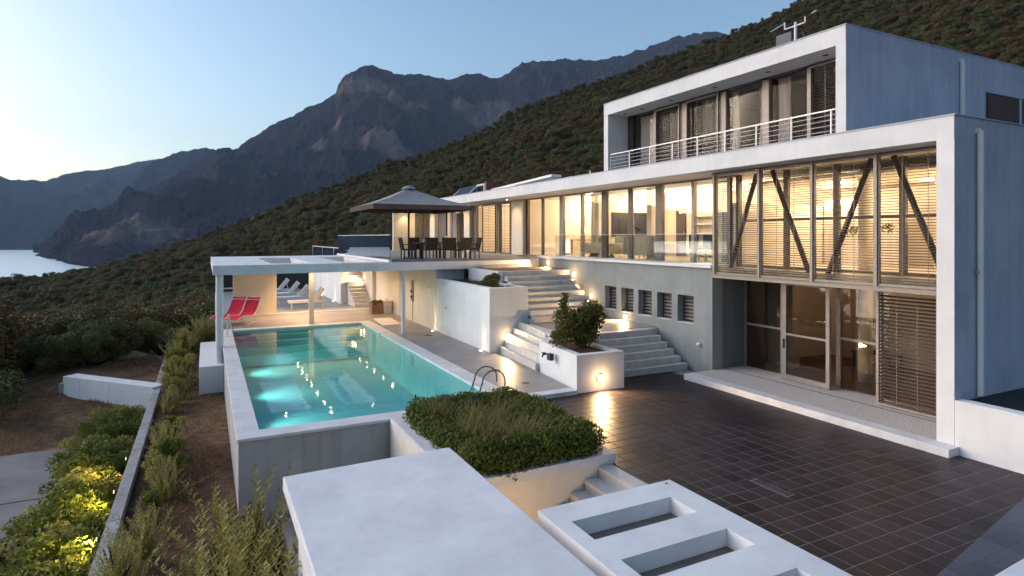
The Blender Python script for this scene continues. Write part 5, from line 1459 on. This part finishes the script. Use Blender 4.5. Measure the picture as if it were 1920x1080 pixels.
MB().box(19.30, 19.33, 20.95, 20.98, ZF + 1, ZF + 1.15).build('handle', M['steel'], dk)
dt2 = empty('timber_door', (19.37, 28.5, ZF), 0, 'warm timber door seen in the first lit pane past the pier', 'door')
sf = empty('shelf_unit', (18.9, 19.0, ZF), 0, 'tall white open shelf unit against the living room back wall', 'shelf')
MB().box(18.9, 19.39, 17.2, 17.26, ZF, 4.9).box(18.9, 19.39, 20.0, 20.06, ZF, 4.9).box(18.9, 19.39, 18.6, 18.66, ZF, 4.9).build('upright', M['white'], sf)
for z in (.1, .55, 1.0, 1.4, 1.74): MB().box(18.9, 19.39, 17.262, 19.998, ZF + z, ZF + z + .04).build('shelf', M['white'], sf)
bpy.data.objects.remove(dt2)
table('dining_table', 'pale dining table inside the lit room with dark chairs', 16.2, 17.2, 14.6, 16.6, ZF, .75, M['timber'])
def dchair(label, x, y, rz):
    o = empty('dining_chair', (0, 0, 0), 0, label, 'chair', 'dark chairs round the indoor table')
    MB().box(-.23, .23, -.23, .23, .43, .48).build('seat', M['wicker'], o)
    MB().box(-.23, .23, -.25, -.21, .48, .95).build('backrest', M['wicker'], o)
    for sx in (-.2, .2):
        for sy in (-.2, .2): MB().box(sx - .015, sx + .015, sy - .015, sy + .015, 0, .43).build('leg', M['steel'], o)
    o.location = (x, y, ZF); o.rotation_euler = (0, 0, rz)
    return o
curtain(14.12, 19.6, 20.0, 3.14, 5.72, 3); curtain(14.12, 22.75, 23.2, 3.14, 5.72, 3); curtain(14.12, 13.25, 13.7, 3.14, 5.72, 3); curtain(14.12, 17.95, 18.3, 3.14, 5.72, 3); curtain(14.12, 16.4, 16.7, 3.14, 5.72, 2)
d0 = dchair('dark dining chair near the glass by the white column', 15.8, 15.0, -math.pi / 2)
dup(d0, (15.8, 15.7, ZF), -math.pi / 2, 'dark dining chair near the glass at the table middle')
dup(d0, (15.8, 16.4, ZF), -math.pi / 2, 'dark dining chair near the glass by the shelf end')
dup(d0, (17.6, 15.2, ZF), math.pi / 2, 'dark dining chair across the table by the red picture')
dup(d0, (17.6, 16.2, ZF), math.pi / 2, 'dark dining chair across the table by the shelf end')
pic = empty('red_picture', (19.37, 15.9, 4.3), 0, 'red and white framed picture on the living room wall', 'picture')
MB().box(19.36, 19.398, 15.7, 16.4, 3.9, 5.0).build('frame', M['white'], pic)
MB().box(19.35, 19.359, 15.8, 16.3, 4.1, 4.75).build('print', M['orange'], pic)
fl = empty('floor_lamp', (15.6, 24.9, ZF), 0, 'glowing white floor lamp beside the doorway pane', 'lamp')
MB().tube((15.6, 24.9, ZF), (15.6, 24.9, ZF + .10), .12, n=12).build('base', M['steel'], fl)
MB().tube((15.6, 24.9, ZF + .1), (15.6, 24.9, ZF + .75), .11, .09, 14).build('lamp_shade', M['shade'], fl)
tag(MB().box(15.6, 15.9, 25.2, 25.5, ZF, ZF + .25).build('low_stool', M['orange'], None), 'small red stool on the floor beside the glowing floor lamp', 'stool')
pl = empty('potted_plant', (16.8, 10.7, ZF), 0, 'leafy potted plant behind the louvres beside the round column', 'plant')
MB().lathe([(0, 0), (.16, 0), (.22, .38), (.18, .38), (.17, .34), (0, .34)], (16.8, 10.7, ZF), 16).build('pot', M['concrete'], pl)
link('foliage', crown('foliage', [(random.gauss(0, .22), random.gauss(0, .22), .8 + random.uniform(0, .6), .18) for _ in range(9)], 230, .09, M['shrub'], .3, aspect=.35), pl)
wl2 = empty('globe_lamp', (15.9, 7.7, ZF + 1.25), 0, 'bright globe lamp glowing behind the endmost louvred bay', 'lamp')
MB().lathe([(0, -.09), (.06, -.07), (.09, 0), (.06, .07), (0, .09)], (15.9, 7.7, ZF + 1.28), 14).build('globe', M['bulb'], wl2, smooth=True)
MB().tube((15.9, 7.7, ZF), (15.9, 7.7, ZF + 1.19), .015, n=6).build('stand', M['steel'], wl2)
add_light('POINT', 'room_light', (15.75, 7.7, ZF + 1.3), 25, WARM, .09)
bcn = table('lobby_bench', 'dark low bench in the dim ground floor lobby', 17.2, 17.9, 10.4, 11.6, .156, .45, M['bronze'])
stf = empty('sideboard', (18.8, 8, .156), 0, 'pale low sideboard in the dim lobby behind the tinted doors', 'sideboard')
MB().box(18.5, 19.3, 7.2, 9.0, .3, .95).build('body', M['timber'], stf)
MB().box(18.55, 19.25, 7.3, 8.9, .156, .3).build('base', M['black'], stf)

# garden net pole by the pool corner
np_ = empty('net_fence', (3.95, 12.6, .15), 0, 'short dark stake with teal net by the pool corner', 'fence')
MB().tube((4.0, 12.5, .1), (4.0, 12.5, .62), .02, n=8).build('post', M['black'], np_)
MB().tube((6.0, 12.62, .1), (6.0, 12.62, .45), .02, n=8).build('post', M['black'], np_)
mm = MB()
for k in range(20):
    u = k / 19; mm.tube((4.0 + 2 * u, 12.5 + .12 * u, .15), (4.0 + 2 * u, 12.5 + .12 * u, .58 - .16 * math.sin(math.pi * min(1, u * 1.1))), .003, n=4)
for k in range(6):
    z = .16 + k * .07
    mm.path([(4.0 + 2 * j / 8, 12.5 + .12 * j / 8, .15 + (z - .15) * (1 - .42 * math.sin(math.pi * min(1, j / 8 * 1.1)))) for j in range(9)], .003, 4)
mm.build('net', M['teal'], np_)
# ------------------------------------------------------------------ evening haze over the lake
hm_, hnt, hout = newmat('evening_haze')
pv = N(hnt, 'ShaderNodeVolumePrincipled'); pv.inputs['Color'].default_value = (0.52, 0.74, 1.0, 1); pv.inputs['Density'].default_value = HAZE
hnt.links.new(pv.outputs[0], hout.inputs['Volume'])
haze = MB().box(-14500, 6000, -900, 9500, -75, 1450).build('haze', hm_, None)
tag(haze, kind='stuff', label='thin blue evening haze over the lake and mountains')
